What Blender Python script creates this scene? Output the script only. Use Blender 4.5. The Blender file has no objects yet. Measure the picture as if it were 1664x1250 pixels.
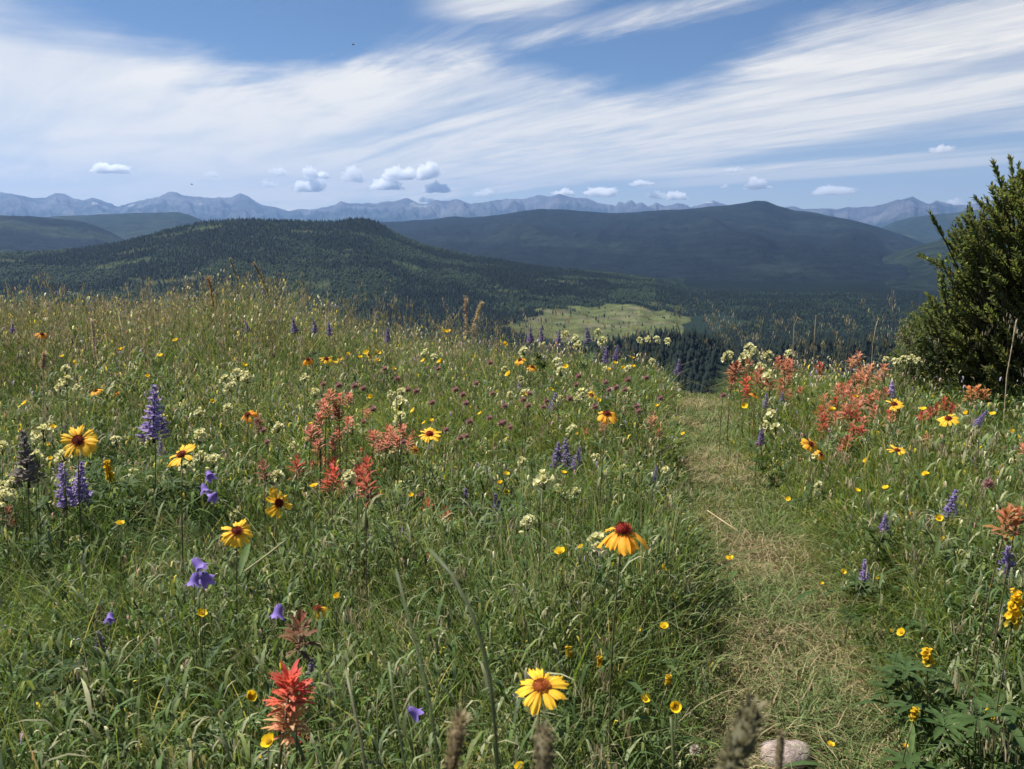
import bpy, math, random
import numpy as np
from mathutils import Matrix, Vector, Euler

random.seed(7)
rng = np.random.default_rng(11)
C = bpy.context.scene.collection
PI = math.pi

# ------------------------------------------------------------------ camera
W, H, F = 1664.0, 1250.0, 1441.0           # photograph pixels and focal length in pixels
CAMZ = 1.05
PITCH = math.radians(9.84)
cd = bpy.data.cameras.new('camera')
cam = bpy.data.objects.new('camera', cd)
C.objects.link(cam)
cam.location = (0, 0, CAMZ)
cam.rotation_euler = (PI / 2 - PITCH, 0, 0)
cd.sensor_width = 36.0
cd.lens = 36.0 * F / W
cd.clip_start = 0.03
cd.clip_end = 200000
cd.dof.use_dof = True
cd.dof.focus_distance = 3.0
cd.dof.aperture_fstop = cd.lens / 2.0
bpy.context.scene.camera = cam
CP, SP = math.cos(PITCH), math.sin(PITCH)


def ray(px, py):
    X = (px - W / 2) / F
    V = (H / 2 - py) / F
    return np.array([X, CP + V * SP, -SP + V * CP])


# ------------------------------------------------------------------ noise
def hash2(ix, iy, seed):
    n = (ix.astype(np.int64) * 374761393 + iy.astype(np.int64) * 668265263 + seed * 1442695041) & 0xFFFFFFFF
    n = ((n ^ (n >> 13)) * 1274126177) & 0xFFFFFFFF
    return ((n ^ (n >> 16)) & 0xFFFF) / 65535.0


def vnoise(x, y, seed=0):
    x = np.asarray(x, float); y = np.asarray(y, float)
    ix = np.floor(x); iy = np.floor(y)
    fx = x - ix; fy = y - iy
    fx = fx * fx * (3 - 2 * fx); fy = fy * fy * (3 - 2 * fy)
    a = hash2(ix, iy, seed); b = hash2(ix + 1, iy, seed)
    c = hash2(ix, iy + 1, seed); d = hash2(ix + 1, iy + 1, seed)
    return a * (1 - fx) * (1 - fy) + b * fx * (1 - fy) + c * (1 - fx) * fy + d * fx * fy


def fbm(x, y, seed=0, octv=4):
    s = 0; a = 0.5; t = 0
    for o in range(octv):
        s = s + a * vnoise(np.asarray(x) * 2 ** o, np.asarray(y) * 2 ** o, seed + o * 17)
        t += a; a *= 0.5
    return s / t


# ------------------------------------------------------------------ ground shape
RC_AZ = np.radians([-180, -90, -60, -32, -20, -8, 0, 8, 14, 22, 30, 45, 90, 180])
RC_R = np.array([16, 14, 11, 8.6, 8.0, 6.9, 6.4, 6.2, 6.2, 6.2, 6.8, 9, 14, 16.])
FLOOR = -170.0


def ground(x, y):
    x = np.asarray(x, float); y = np.asarray(y, float)
    r = np.hypot(x, y); az = np.arctan2(x, y)
    rc = np.interp(az, RC_AZ, RC_R)
    k = 1.0
    s = (r - rc) / k
    drop = 0.22 * k * np.where(s > 30, s, np.log1p(np.exp(np.minimum(s, 30))))
    z = -drop
    kk = 18.0
    z = FLOOR + kk * np.log1p(np.exp(np.clip((z - FLOOR) / kk, -30, 30))) + 0 * z
    z = z - kk * math.log1p(math.exp(-FLOOR / kk)) - FLOOR
    z = np.where(r > 60, z + np.minimum((r - 60) * 0.02, 10) * (fbm(x / 180, y / 180, 5) - 0.5), z)
    return z + 0.05 * (fbm(x * 0.8, y * 0.8, 3) - 0.5)


def g1(x, y):
    return float(ground(np.array([x]), np.array([y]))[0])


def at(px, py, h):
    d = ray(px, py)
    t = (CAMZ - h) / max(-d[2], 0.02)
    for _ in range(12):
        p = d * t
        t = 0.5 * t + 0.5 * (CAMZ - h - g1(p[0], p[1])) / max(-d[2], 0.02)
    p = d * t
    return np.array([p[0], p[1], CAMZ + p[2]]), t


PATH_PX = [(1330, 1420, 300), (1310, 1250, 190), (1285, 1100, 150), (1262, 980, 125), (1215, 850, 118),
           (1160, 740, 66), (1142, 650, 48), (1132, 605, 42)]
PATH = []
for (px, py, hw) in PATH_PX:
    p, t = at(px, py, 0.03)
    PATH.append((p[0], p[1], hw * .70 * t / F))
PATH.insert(0, (PATH[0][0] + 0.05, -1.5, 0.24))
PATH = np.array(PATH)


def path_d(x, y):
    """distance outside the path edge, in path half-widths minus one (negative on the path)"""
    x = np.asarray(x, float); y = np.asarray(y, float)
    best = np.full(x.shape, 1e9)
    for a, b in zip(PATH[:-1], PATH[1:]):
        dx, dy = b[0] - a[0], b[1] - a[1]
        t = np.clip(((x - a[0]) * dx + (y - a[1]) * dy) / (dx * dx + dy * dy), 0, 1)
        d = np.hypot(x - a[0] - t * dx, y - a[1] - t * dy)
        w = a[2] + t * (b[2] - a[2])
        best = np.minimum(best, d / w - 1)
    return best


# ------------------------------------------------------------------ mesh helpers
def mesh_np(name, verts, faces_list, tint=None, mats=None, smooth=False):
    """verts (n,3); faces_list: list of (m,k) index arrays"""
    me = bpy.data.meshes.new(name)
    verts = np.asarray(verts, np.float32).reshape(-1, 3)
    me.vertices.add(len(verts))
    me.vertices.foreach_set('co', verts.ravel())
    loops = []; starts = []; tot = []; off = 0
    for f in faces_list:
        f = np.asarray(f, np.int32)
        if len(f) == 0:
            continue
        k = f.shape[1]
        loops.append(f.ravel())
        starts.append(off + np.arange(len(f), dtype=np.int32) * k)
        tot.append(np.full(len(f), k, np.int32))
        off += f.size
    loops = np.concatenate(loops); starts = np.concatenate(starts); tot = np.concatenate(tot)
    me.loops.add(len(loops)); me.loops.foreach_set('vertex_index', loops)
    me.polygons.add(len(starts))
    me.polygons.foreach_set('loop_start', starts)
    me.polygons.foreach_set('loop_total', tot)
    if smooth:
        me.polygons.foreach_set('use_smooth', np.ones(len(starts), bool))
    if tint is not None:
        at_ = me.color_attributes.new('tint', 'FLOAT_COLOR', 'POINT')
        t = np.ones((len(verts), 4), np.float32)
        t[:, :3] = np.asarray(tint, np.float32).reshape(-1, 3)
        at_.data.foreach_set('color', t.ravel())
    me.update(calc_edges=True)
    if mats is not None:
        me.materials.append(mats)
    return me


class MB:
    """collects small pieces of one mesh, with a colour per vertex"""
    def __init__(s):
        s.v = []; s.f = []; s.c = []

    def add(s, verts, faces, col):
        o = len(s.v)
        s.v += [tuple(v) for v in verts]
        if len(col) == len(verts) and not isinstance(col[0], (int, float)):
            s.c += [tuple(c) for c in col]
        else:
            s.c += [tuple(col)] * len(verts)
        s.f += [tuple(i + o for i in f) for f in faces]

    def tube(s, pts, rad, col, n=5, cap=True):
        pts = [Vector(p) for p in pts]
        vs = []; cs = []
        for i, p in enumerate(pts):
            t = (pts[min(i + 1, len(pts) - 1)] - pts[max(i - 1, 0)]).normalized()
            a = t.orthogonal().normalized() if abs(t.x) > 0.9 else t.cross(Vector((1, 0, 0))).normalized()
            b = t.cross(a)
            r = rad[i] if isinstance(rad, (list, tuple)) else rad
            for k in range(n):
                vs.append(p + (a * math.cos(2 * PI * k / n) + b * math.sin(2 * PI * k / n)) * r)
        fs = []
        for i in range(len(pts) - 1):
            for k in range(n):
                k2 = (k + 1) % n
                fs.append((i * n + k, i * n + k2, (i + 1) * n + k2, (i + 1) * n + k))
        if cap:
            fs.append(tuple(range(n))[::-1]); fs.append(tuple((len(pts) - 1) * n + k for k in range(n)))
        if len(col) == len(pts) and not isinstance(col[0], (int, float)):
            cs = [c for c in col for _ in range(n)]
        else:
            cs = col
        s.add(vs, fs, cs)

    def leaf(s, M, L, wd, colb, colt, bend=0.3, fold=0.25, seg=4, shape=None):
        """a blade along local +X, normal +Z, mapped by matrix M"""
        shape = shape or [0.25, 0.75, 1.0, 0.75, 0.0]
        n = len(shape) - 1
        vs = []; cs = []; fs = []
        for i, w in enumerate(shape):
            t = i / n
            x = L * t * (1 - 0.25 * abs(bend) * t); z = bend * L * t * t
            hw = wd * 0.5 * w
            for sgn in (-1, 0, 1):
                vs.append(M @ Vector((x, sgn * hw, z + abs(sgn) * hw * fold)))
                cs.append(tuple(colb[j] * (1 - t) + colt[j] * t for j in range(3)))
        for i in range(n):
            for k in (0, 1):
                a = i * 3 + k
                fs.append((a, a + 3, a + 4, a + 1))
        s.add(vs, fs, cs)

    def mesh(s, name, m, smooth=True):
        me = bpy.data.meshes.new(name)
        me.from_pydata(s.v, [], s.f)
        if smooth:
            me.polygons.foreach_set('use_smooth', [True] * len(me.polygons))
        a = me.color_attributes.new('tint', 'FLOAT_COLOR', 'POINT')
        a.data.foreach_set('color', [x for c in s.c for x in (c[0], c[1], c[2], 1.0)])
        me.materials.append(m)
        me.update()
        return me


def link(name, me, parent=None, M=None):
    o = bpy.data.objects.new(name, me)
    C.objects.link(o)
    if parent is not None:
        o.parent = parent
    if M is not None:
        if parent is None:
            o.matrix_world = M
        else:
            o.matrix_local = M
    return o


def thing(name, label, cat, loc, group=None):
    o = bpy.data.objects.new(name, None)
    C.objects.link(o)
    o.empty_display_size = 0.05
    o.location = loc
    o['label'] = label; o['category'] = cat
    if group:
        o['group'] = group
    return o


def setting(o, kind, label, cat):
    o['kind'] = kind; o['label'] = label; o['category'] = cat
    return o


# ------------------------------------------------------------------ materials
def new_mat(name):
    m = bpy.data.materials.new(name)
    m.use_nodes = True
    m.node_tree.nodes.clear()
    return m, m.node_tree.nodes, m.node_tree.links


def plant_mat(name, rough=0.5, spec=0.3, transl=0.35, warm=(1.25, 1.2, 0.6), var=0.25, scale=60.0):
    m, N, L = new_mat(name)
    out = N.new('ShaderNodeOutputMaterial')
    at_ = N.new('ShaderNodeAttribute'); at_.attribute_name = 'tint'
    tc = N.new('ShaderNodeNewGeometry')
    nz = N.new('ShaderNodeTexNoise'); nz.inputs['Scale'].default_value = scale; nz.inputs['Detail'].default_value = 2
    L.new(tc.outputs['Position'], nz.inputs['Vector'])
    mr = N.new('ShaderNodeMapRange')
    mr.inputs['From Min'].default_value = 0.25; mr.inputs['From Max'].default_value = 0.75
    mr.inputs['To Min'].default_value = 1 - var; mr.inputs['To Max'].default_value = 1 + var
    L.new(nz.outputs['Fac'], mr.inputs['Value'])
    mul = N.new('ShaderNodeVectorMath'); mul.operation = 'SCALE'
    L.new(at_.outputs['Color'], mul.inputs[0]); L.new(mr.outputs['Result'], mul.inputs['Scale'])
    pb = N.new('ShaderNodeBsdfPrincipled')
    pb.inputs['Roughness'].default_value = rough
    pb.inputs['Specular IOR Level'].default_value = spec
    L.new(mul.outputs[0], pb.inputs['Base Color'])
    tr = N.new('ShaderNodeBsdfTranslucent')
    wm = N.new('ShaderNodeVectorMath'); wm.operation = 'MULTIPLY'; wm.inputs[1].default_value = warm
    L.new(mul.outputs[0], wm.inputs[0]); L.new(wm.outputs[0], tr.inputs['Color'])
    mx = N.new('ShaderNodeMixShader'); mx.inputs['Fac'].default_value = transl
    L.new(pb.outputs[0], mx.inputs[1]); L.new(tr.outputs[0], mx.inputs[2])
    L.new(mx.outputs[0], out.inputs['Surface'])
    return m


M_GRASS = plant_mat('grass_blade', 0.55, 0.2, 0.52)
M_STRAW = plant_mat('dry_straw', 0.6, 0.25, 0.3, (1.1, 1.05, 0.8))
M_LEAF = plant_mat('leaf', 0.6, 0.15, 0.34)
M_STEM = plant_mat('stem', 0.5, 0.3, 0.1)
M_PETAL = plant_mat('petal', 0.6, 0.15, 0.42, (1.05, 1.0, 0.9), 0.12, 140)
M_DISC = plant_mat('flower_disc', 0.8, 0.1, 0.05, var=0.5, scale=420)
M_BARK = plant_mat('bark', 0.9, 0.1, 0.0, var=0.4, scale=90)
M_BUSH = plant_mat('bush_leaf', 0.5, 0.2, 0.5)
M_TREE = plant_mat('conifer', 0.8, 0.1, 0.12, var=0.2, scale=0.02)


def terrain_mat(name, nodes_scale, c1, c2, c3=None, bump=0.0, bscale=0.02, use_tint=False, rough=0.95):
    m, N, L = new_mat(name)
    out = N.new('ShaderNodeOutputMaterial')
    pb = N.new('ShaderNodeBsdfPrincipled'); pb.inputs['Roughness'].default_value = rough
    pb.inputs['Specular IOR Level'].default_value = 0.05
    geo = N.new('ShaderNodeNewGeometry')
    nz = N.new('ShaderNodeTexNoise'); nz.inputs['Scale'].default_value = nodes_scale
    nz.inputs['Detail'].default_value = 6; nz.inputs['Roughness'].default_value = 0.65
    L.new(geo.outputs['Position'], nz.inputs['Vector'])
    cr = N.new('ShaderNodeValToRGB')
    cr.color_ramp.elements[0].position = 0.38; cr.color_ramp.elements[0].color = (*c1, 1)
    cr.color_ramp.elements[1].position = 0.62; cr.color_ramp.elements[1].color = (*c2, 1)
    if c3:
        e = cr.color_ramp.elements.new(0.7); e.color = (*c3, 1)
    L.new(nz.outputs['Fac'], cr.inputs['Fac'])
    colour = cr.outputs['Color']
    if use_tint:
        a = N.new('ShaderNodeAttribute'); a.attribute_name = 'tint'
        mx = N.new('ShaderNodeMix'); mx.data_type = 'RGBA'; mx.blend_type = 'MULTIPLY'
        mx.inputs[0].default_value = 1.0
        L.new(colour, mx.inputs[6]); L.new(a.outputs['Color'], mx.inputs[7])
        colour = mx.outputs[2]
    L.new(colour, pb.inputs['Base Color'])
    if bump:
        n2 = N.new('ShaderNodeTexNoise'); n2.inputs['Scale'].default_value = bscale
        n2.inputs['Detail'].default_value = 5; n2.inputs['Roughness'].default_value = 0.7
        L.new(geo.outputs['Position'], n2.inputs['Vector'])
        b = N.new('ShaderNodeBump'); b.inputs['Strength'].default_value = 1.0; b.inputs['Distance'].default_value = bump
        L.new(n2.outputs['Fac'], b.inputs['Height']); L.new(b.outputs[0], pb.inputs['Normal'])
    L.new(pb.outputs[0], out.inputs['Surface'])
    return m


M_SOIL = terrain_mat('meadow_soil', 9.0, (0.03, 0.036, 0.014), (0.065, 0.07, 0.028), None, 0.02, 40)
M_PATH = terrain_mat('path_soil', 14.0, (0.09, 0.085, 0.04), (0.17, 0.15, 0.075), (0.24, 0.185, 0.12), 0.012, 60)
M_HILL = terrain_mat('forest_floor', 0.02, (0.6, 0.6, 0.6), (1.2, 1.2, 1.2), None, 3.0, 0.05, True)
M_RIDGE = terrain_mat('forested_ridge', 0.011, (0.55, 0.55, 0.6), (1.45, 1.45, 1.35), None, 40.0, 0.012, True)
M_MOUNT = terrain_mat('mountain_rock', 0.0011, (0.5, 0.5, 0.52), (1.5, 1.45, 1.4), None, 160.0, 0.0022, True)

# ------------------------------------------------------------------ the ground sheet
rings = np.concatenate([[0.0], np.geomspace(0.15, 26000, 420)])
azs = np.radians(np.arange(0, 360, 1.0))
R_, A_ = np.meshgrid(rings[1:], azs, indexing='ij')
gx = R_ * np.sin(A_); gy = R_ * np.cos(A_)
gz = ground(gx, gy)
vs = np.stack([gx, gy, gz], -1).reshape(-1, 3)
vs = np.vstack([[[0, 0, g1(0, 0)]], vs])
na = len(azs); nr = len(rings) - 1
ii, jj = np.meshgrid(np.arange(nr - 1), np.arange(na), indexing='ij')
a = 1 + ii * na + jj; b = 1 + ii * na + (jj + 1) % na
quads = np.stack([a, b, b + na, a + na], -1).reshape(-1, 4)[:, ::-1]
tri = np.stack([np.zeros(na, int), 1 + (np.arange(na) + 1) % na, 1 + np.arange(na)], -1)[:, ::-1]
rr = np.hypot(vs[:, 0], vs[:, 1])
far = np.clip((rr - 40) / 300, 0, 1)[:, None]


def wood_or_green(x, y):
    n = fbm(x / 210, y / 210, 41, 4)
    return np.clip((n - 0.56) * 9, 0, 1)


wg = wood_or_green(vs[:, 0], vs[:, 1])[:, None]
near_c = np.array([0.115, 0.115, 0.052])
wg = wg * np.clip((1100 - rr) / 200, 0, 1)[:, None]
far_c = np.array([0.010, 0.018, 0.012]) * (1 - wg) + np.array([0.05, 0.065, 0.028]) * wg
far_c = far_c * (0.35 + 1.3 * fbm(vs[:, 0] / 150, vs[:, 1] / 150, 44, 4)[:, None]) * (1 - .62 * np.clip((rr - 2300) / 500, 0, 1))[:, None]
gme = mesh_np('meadow_ground', vs, [quads, tri], near_c * (1 - far) + far_c * far, M_HILL, True)
M_GROUND = terrain_mat('meadow_and_valley_ground', 0.9, (0.6, 0.6, 0.6), (1.25, 1.25, 1.2), None, 0.02, 30, True)
gme.materials.clear(); gme.materials.append(M_GROUND)
setting(link('ground', gme), 'structure', 'grassy hilltop falling away to a wooded valley floor', 'ground')

# the footpath: a worn strip a few millimetres above the ground
pv = []; pc = []
npts = 70
ts = np.linspace(0, len(PATH) - 1, npts)
px_ = np.interp(ts, np.arange(len(PATH)), PATH[:, 0]); py_ = np.interp(ts, np.arange(len(PATH)), PATH[:, 1])
pw_ = np.interp(ts, np.arange(len(PATH)), PATH[:, 2])
K = 13
for i in range(npts):
    j0, j1 = max(i - 1, 0), min(i + 1, npts - 1)
    dx, dy = px_[j1] - px_[j0], py_[j1] - py_[j0]
    l = math.hypot(dx, dy); nx, ny = dy / l, -dx / l
    for k in range(K):
        s = (k / (K - 1) * 2 - 1)
        w = pw_[i] * (0.92 + 0.35 * (float(vnoise(np.array([i * 0.45]), np.array([7.3 if s < 0 else 19.1]), 9)[0]) - 0.5))
        X, Y = px_[i] + nx * s * w, py_[i] + ny * s * w
        pv.append((X, Y, g1(X, Y) + (0.004 if abs(s) < 1 else -0.004)))
q = [(i * K + k, i * K + k + 1, (i + 1) * K + k + 1, (i + 1) * K + k) for i in range(npts - 1) for k in range(K - 1)]
pme = mesh_np('footpath', pv, [np.array(q)], None, M_PATH, True)
setting(link('footpath', pme), 'structure', 'narrow trodden path of flattened straw coloured grass', 'path')

# ------------------------------------------------------------------ hills, ridges and mountains
HILLS = {}


def ridge(name, label, pts, R, front, back, floor, m, tintf, rough=3.0, rscale=30.0, spur=0.0, naz=500, ns=90, prof=1.3, seed=1, snum=9.0, kind='hill', smooth=14):
    pts = sorted(pts)
    xs = np.linspace(pts[0][0], pts[-1][0], naz)
    ys = np.interp(xs, [p[0] for p in pts], [p[1] for p in pts])
    # round the corners of the traced outline
    kk = np.hanning(max(3, int(naz / (xs[-1] - xs[0]) * smooth) | 1)); kk /= kk.sum()
    ysm = np.convolve(np.pad(ys, len(kk) // 2, mode='edge'), kk, mode='valid')[:naz]
    d = np.array([ray(x, y) for x, y in zip(xs, ysm)])
    hl = np.hypot(d[:, 0], d[:, 1])
    az = np.arctan2(d[:, 0], d[:, 1])
    Rr = R(az) if callable(R) else np.full(naz, float(R))
    Rr = Rr * (1 + 0.05 * (fbm(az * 12, az * 0 + seed, seed) - 0.5))
    Hc = CAMZ + Rr * d[:, 2] / hl
    Hc = Hc + rough * 2 * (fbm(az * Rr / rscale, az * 0 + 3.3, seed + 5, 5) - 0.5)
    s = np.concatenate([-np.linspace(1, 0, ns) ** 1.25, np.linspace(0, 1, ns // 3)[1:]])
    S, A = np.meshgrid(s, az, indexing='ij')
    RR = np.broadcast_to(Rr, S.shape); HH = np.broadcast_to(Hc, S.shape)
    r = np.where(S < 0, RR + S * front, RR + S * back)
    u = np.abs(S)
    p = np.clip(1 - u, 0, 1)
    p = np.where(S < 0, p ** prof * (1 - 0.25 * p) + 0.25 * p * p ** prof, p)
    z = floor + (HH - floor) * p
    if spur:
        n = 1 - np.abs(2 * fbm(A * snum + 0.35 * (r / 3000), r / front * 1.1, seed + 9, 4) - 1)
        n2 = fbm(A * snum * 3.1, r / front * 4, seed + 29, 4)
        z = z + ((n - 0.75) * spur + (n2 - 0.5) * spur * 0.45) * np.clip(u * 4, 0, 1) * np.clip(p * 3, 0, 1) - spur * 0.12 * np.clip(u * 3, 0, 1)
    x = r * np.sin(A); y = r * np.cos(A)
    v = np.stack([x, y, z], -1).reshape(-1, 3)
    n_s = len(s)
    ii, jj = np.meshgrid(np.arange(n_s - 1), np.arange(naz - 1), indexing='ij')
    a = ii * naz + jj
    f = np.stack([a, a + 1, a + naz + 1, a + naz], -1).reshape(-1, 4)
    col = tintf(x, y, z, u).reshape(-1, 3)
    me = mesh_np(name, v, [f], col, m, True)
    o = link(name, me)
    setting(o, 'structure', label, kind)
    HILLS[name] = (az, r, z, x, y)
    return o


def forest_tint(base, light, sc, seed, lo=0.55, k=8):
    def f(x, y, z, u):
        n = np.clip((fbm(x / sc, y / sc, seed, 5) - lo) * k, 0, 1)[..., None]
        return np.array(base) * (1 - n) + np.array(light) * n
    return f


DARK = (0.006, 0.009, 0.011)


# clearing on the lower slope of the wooded hill
def clearing(x, y):
    r = np.hypot(x, y); az = np.arctan2(x, y)
    n = fbm(x / 60, y / 60, 77, 4) - 0.5
    ca = math.atan((1022 - 832) / F)
    e = ((az - ca) / 0.122) ** 2 + ((r - 1600 - 900 * (az - ca)) / 265) ** 2
    c = np.clip((1.15 + n * 1.3 - e) * 5, 0, 1)
    # small glades on the hill
    g = np.clip((fbm(x / 130, y / 75, 91, 4) - 0.66) * 12, 0, 1) * np.clip((r - 1500) / 200, 0, 1)
    return c, g


def hill_tint(x, y, z, u):
    c, g = clearing(x, y)
    n = np.clip((fbm(x / 170, y / 170, 23, 5) - 0.5) * 6, 0, 1)[..., None]
    col = np.array([0.010, 0.018, 0.011]) * (1 - n) + np.array([0.018, 0.028, 0.015]) * n
    n3 = fbm(x / 25, y / 25, 65, 3)[..., None]
    grass = np.array([0.072, 0.084, 0.030]) * (0.8 + 0.4 * n3)
    tan = np.array([0.12, 0.105, 0.066])
    grass = grass + (tan - grass) * np.clip((fbm(x / 45, y / 30, 12, 4)[..., None] - 0.56) * 5, 0, 0.7)
    m = np.maximum(c, 0.4 * g)[..., None]
    return col * (1 - m) + grass * m


ridge('wooded_hill', 'long wooded hill with a rounded top and a pale grassy clearing at its foot',
      [(-500, 425), (-120, 415), (0, 413), (70, 410), (130, 405), (200, 394), (250, 381), (290, 370), (330, 362), (370, 358), (410, 357), (450, 359), (500, 360),
       (545, 361), (570, 356), (592, 355), (612, 361), (640, 378), (665, 390), (700, 402), (760, 415), (830, 428), (900, 438), (1000, 446),
       (1060, 455), (1120, 468), (1200, 490), (1300, 505), (1420, 512), (1600, 520), (1900, 530)],
      2550, 1280, 900, FLOOR - 1, M_HILL, hill_tint, 1.5, 40, 34, 760, 150, 1.25, 3, 11)

ridge('wooded_ridge', 'broad dark blue forested ridge behind the wooded hill',
      [(380, 372), (520, 366), (560, 364), (620, 361), (700, 357), (722, 354), (740, 352), (760, 354), (800, 351), (845, 344), (880, 340), (905, 340), (960, 344),
       (1000, 347), (1040, 344), (1100, 341), (1150, 336), (1185, 333), (1210, 329), (1230, 326.5), (1246, 327), (1262, 334), (1290, 341),
       (1330, 347), (1380, 357), (1430, 370), (1470, 383), (1510, 399), (1560, 425), (1640, 460)],
      7200, 4300, 2500, FLOOR - 2, M_RIDGE, forest_tint(DARK, (0.011, 0.016, 0.015), 500, 31), 7, 110, 130, 520, 100, 1.15, 5, 9)
ridge('near_ridge', 'dark forested slope rising behind the bush',
      [(1180, 500), (1300, 470), (1390, 440), (1430, 420), (1470, 405), (1510, 394), (1550, 386), (1600, 379), (1664, 370), (1800, 355), (2100, 350)],
      4600, 2100, 1500, FLOOR - 3, M_RIDGE, forest_tint((0.009, 0.015, 0.011), (0.013, 0.02, 0.013), 300, 37), 5, 80, 70, 300, 80, 1.2, 8, 10)
ridge('low_ridge', 'rounded forested ridge low at the far side of the valley',
      [(-500, 362), (-200, 352), (0, 350), (50, 351), (90, 355), (130, 359), (155, 366), (180, 377), (205, 391), (240, 402), (330, 420), (480, 440)],
      5600, 2600, 1500, FLOOR - 4, M_RIDGE, forest_tint(DARK, (0.017, 0.025, 0.017), 420, 47), 5, 90, 80, 300, 80, 1.2, 11, 10)
ridge('flat_topped_ridge', 'long flat topped forested ridge ending in a steep shoulder',
      [(-100, 362), (40, 356), (90, 352), (150, 349), (200, 347), (260, 345), (288, 344.5), (305, 348), (330, 358), (380, 373), (450, 392), (560, 420)],
      8200, 3600, 2000, FLOOR - 5, M_RIDGE, forest_tint((0.013, 0.02, 0.016), (0.019, 0.028, 0.02), 600, 53), 6, 120, 100, 300, 80, 1.15, 13, 9)
ridge('stepped_ridge', 'blue forested ridge with a flat step below the rocky peaks',
      [(1330, 420), (1400, 385), (1435, 369), (1455, 360), (1480, 353), (1510, 349), (1545, 346), (1580, 342), (1620, 334), (1664, 330), (1750, 322), (1900, 330), (2100, 345)],
      10800, 4200, 2400, FLOOR - 6, M_RIDGE, forest_tint((0.014, 0.022, 0.017), (0.026, 0.036, 0.026), 700, 59), 9, 150, 120, 300, 80, 1.15, 17, 9)


def mount_tint(x, y, z, u):
    n = fbm(x / 1500, y / 1500, 71, 5)
    rock = np.clip((z - 120) / 420 + (n - 0.5) * 2.4, 0, 1)[..., None]
    snow = (np.clip((fbm(x / 420, z / 110, 73, 4) - 0.74) * 14, 0, 1) * np.clip((z - 300) / 300, 0, 1))[..., None]
    c = np.array([0.016, 0.024, 0.022]) * (1 - rock) + np.array([0.078, 0.077, 0.084]) * rock
    return c * (1 - snow) + np.array([0.25, 0.25, 0.26]) * snow


ridge('mountain_range', 'jagged blue grey mountain range along the horizon',
      [(-500, 330), (-250, 318), (-100, 322), (0, 313), (18, 315), (35, 319), (55, 323), (75, 320), (90, 313.5), (104, 313.5), (118, 321), (135, 326),
       (150, 323), (165, 327), (180, 331), (192, 336), (210, 331), (235, 325), (255, 321), (272, 314), (284, 313), (298, 319), (315, 322), (340, 322), (360, 323),
       (376, 320), (390, 315), (402, 320), (420, 330), (440, 337), (468, 343), (490, 340), (510, 341), (530, 338), (543, 336),
       (554, 329), (566, 332), (585, 331), (600, 329), (612, 331), (628, 326), (645, 327), (662, 323), (678, 329), (692, 331), (706, 326), (722, 327), (740, 322), (752, 326),
       (764, 330), (785, 327), (810, 327), (832, 325), (850, 323), (868, 320), (880, 317), (895, 318), (910, 313.5), (922, 317), (940, 321), (960, 325),
       (985, 331), (1000, 335), (1006, 328), (1016, 331), (1026, 325.5), (1034, 330), (1044, 327), (1054, 334), (1066, 328), (1080, 333), (1094, 332), (1108, 329), (1122, 336),
       (1140, 334), (1158, 326), (1168, 328), (1180, 331), (1200, 338), (1240, 342), (1290, 336), (1330, 340), (1362, 341), (1378, 337), (1400, 337), (1420, 335),
       (1440, 331), (1456, 326), (1468, 324), (1484, 319.5), (1496, 326), (1508, 330), (1524, 324), (1534, 327), (1550, 331), (1580, 333),
       (1620, 330), (1664, 334), (1760, 322), (1900, 332), (2150, 340)],
      22000, 7500, 3000, FLOOR - 7, M_MOUNT, mount_tint, 70, 300, 560, 1900, 150, 1.1, 21, 30, 'mountain', 3)
ridge('wooded_knoll', 'low knoll of dark spruces just below the hilltop',
      [(860, 640), (940, 600), (975, 578), (1010, 571), (1080, 563), (1130, 562), (1165, 572), (1200, 590), (1240, 587), (1280, 580), (1350, 577), (1450, 572), (1560, 570),
       (1700, 565), (1900, 575)],
      820, 260, 300, FLOOR + 15, M_HILL, forest_tint((0.010, 0.018, 0.011), (0.04, 0.055, 0.026), 90, 61, 0.6), 1.5, 30, 6, 260, 50, 1.2, 25, 14)

# ------------------------------------------------------------------ woods: one mass of small conifers and aspens
def make_trees(x, y, z, h, aspen, name, label):
    n = len(x)
    V = []; Fc = []; T = []
    off = 0
    base = np.where(aspen[:, None], np.array([0.025, 0.040, 0.020]), np.array([0.008, 0.0145, 0.011]))
    base = base * (0.8 + 0.4 * rng.random((n, 1)))
    ns = 5
    # conifer tiers: each a jagged ring with an apex
    for (z0, z1, rad) in ((0.08, 0.55, 0.20), (0.32, 0.78, 0.15), (0.58, 1.0, 0.09)):
        ph = rng.random(n) * 6.28
        k = np.arange(ns)
        ang = ph[:, None] + k * 2 * PI / ns
        wob = 0.7 + 0.6 * rng.random((n, ns))
        asp = aspen[:, None]
        rr_ = np.where(asp, 0.26, rad * 1.15) * h[:, None] * wob
        zb = np.where(asp, 0.25 + z0 * 0.55, z0) * h[:, None] * (0.9 + 0.25 * rng.random((n, ns)))
        zt = np.where(aspen, 0.45 + z1 * 0.5, z1) * h
        ring = np.stack([x[:, None] + rr_ * np.cos(ang), y[:, None] + rr_ * np.sin(ang), z[:, None] + zb], -1)
        ap = np.stack([x, y, z + zt], -1)[:, None, :]
        v = np.concatenate([ring, ap], 1)
        V.append(v.reshape(-1, 3))
        T.append(np.repeat(base * (0.9 + 0.2 * rng.random((n, 1))), ns + 1, 0))
        b = off + np.arange(n)[:, None] * (ns + 1)
        f = np.stack([b + k, b + (k + 1) % ns, np.broadcast_to(b + ns, (n, ns))], -1).reshape(-1, 3)
        Fc.append(f)
        off += n * (ns + 1)
    me = mesh_np(name, np.concatenate(V), [np.concatenate(Fc)], np.concatenate(T), M_TREE)
    o = link(name, me)
    setting(o, 'stuff', label, 'woods')
    return o


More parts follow.
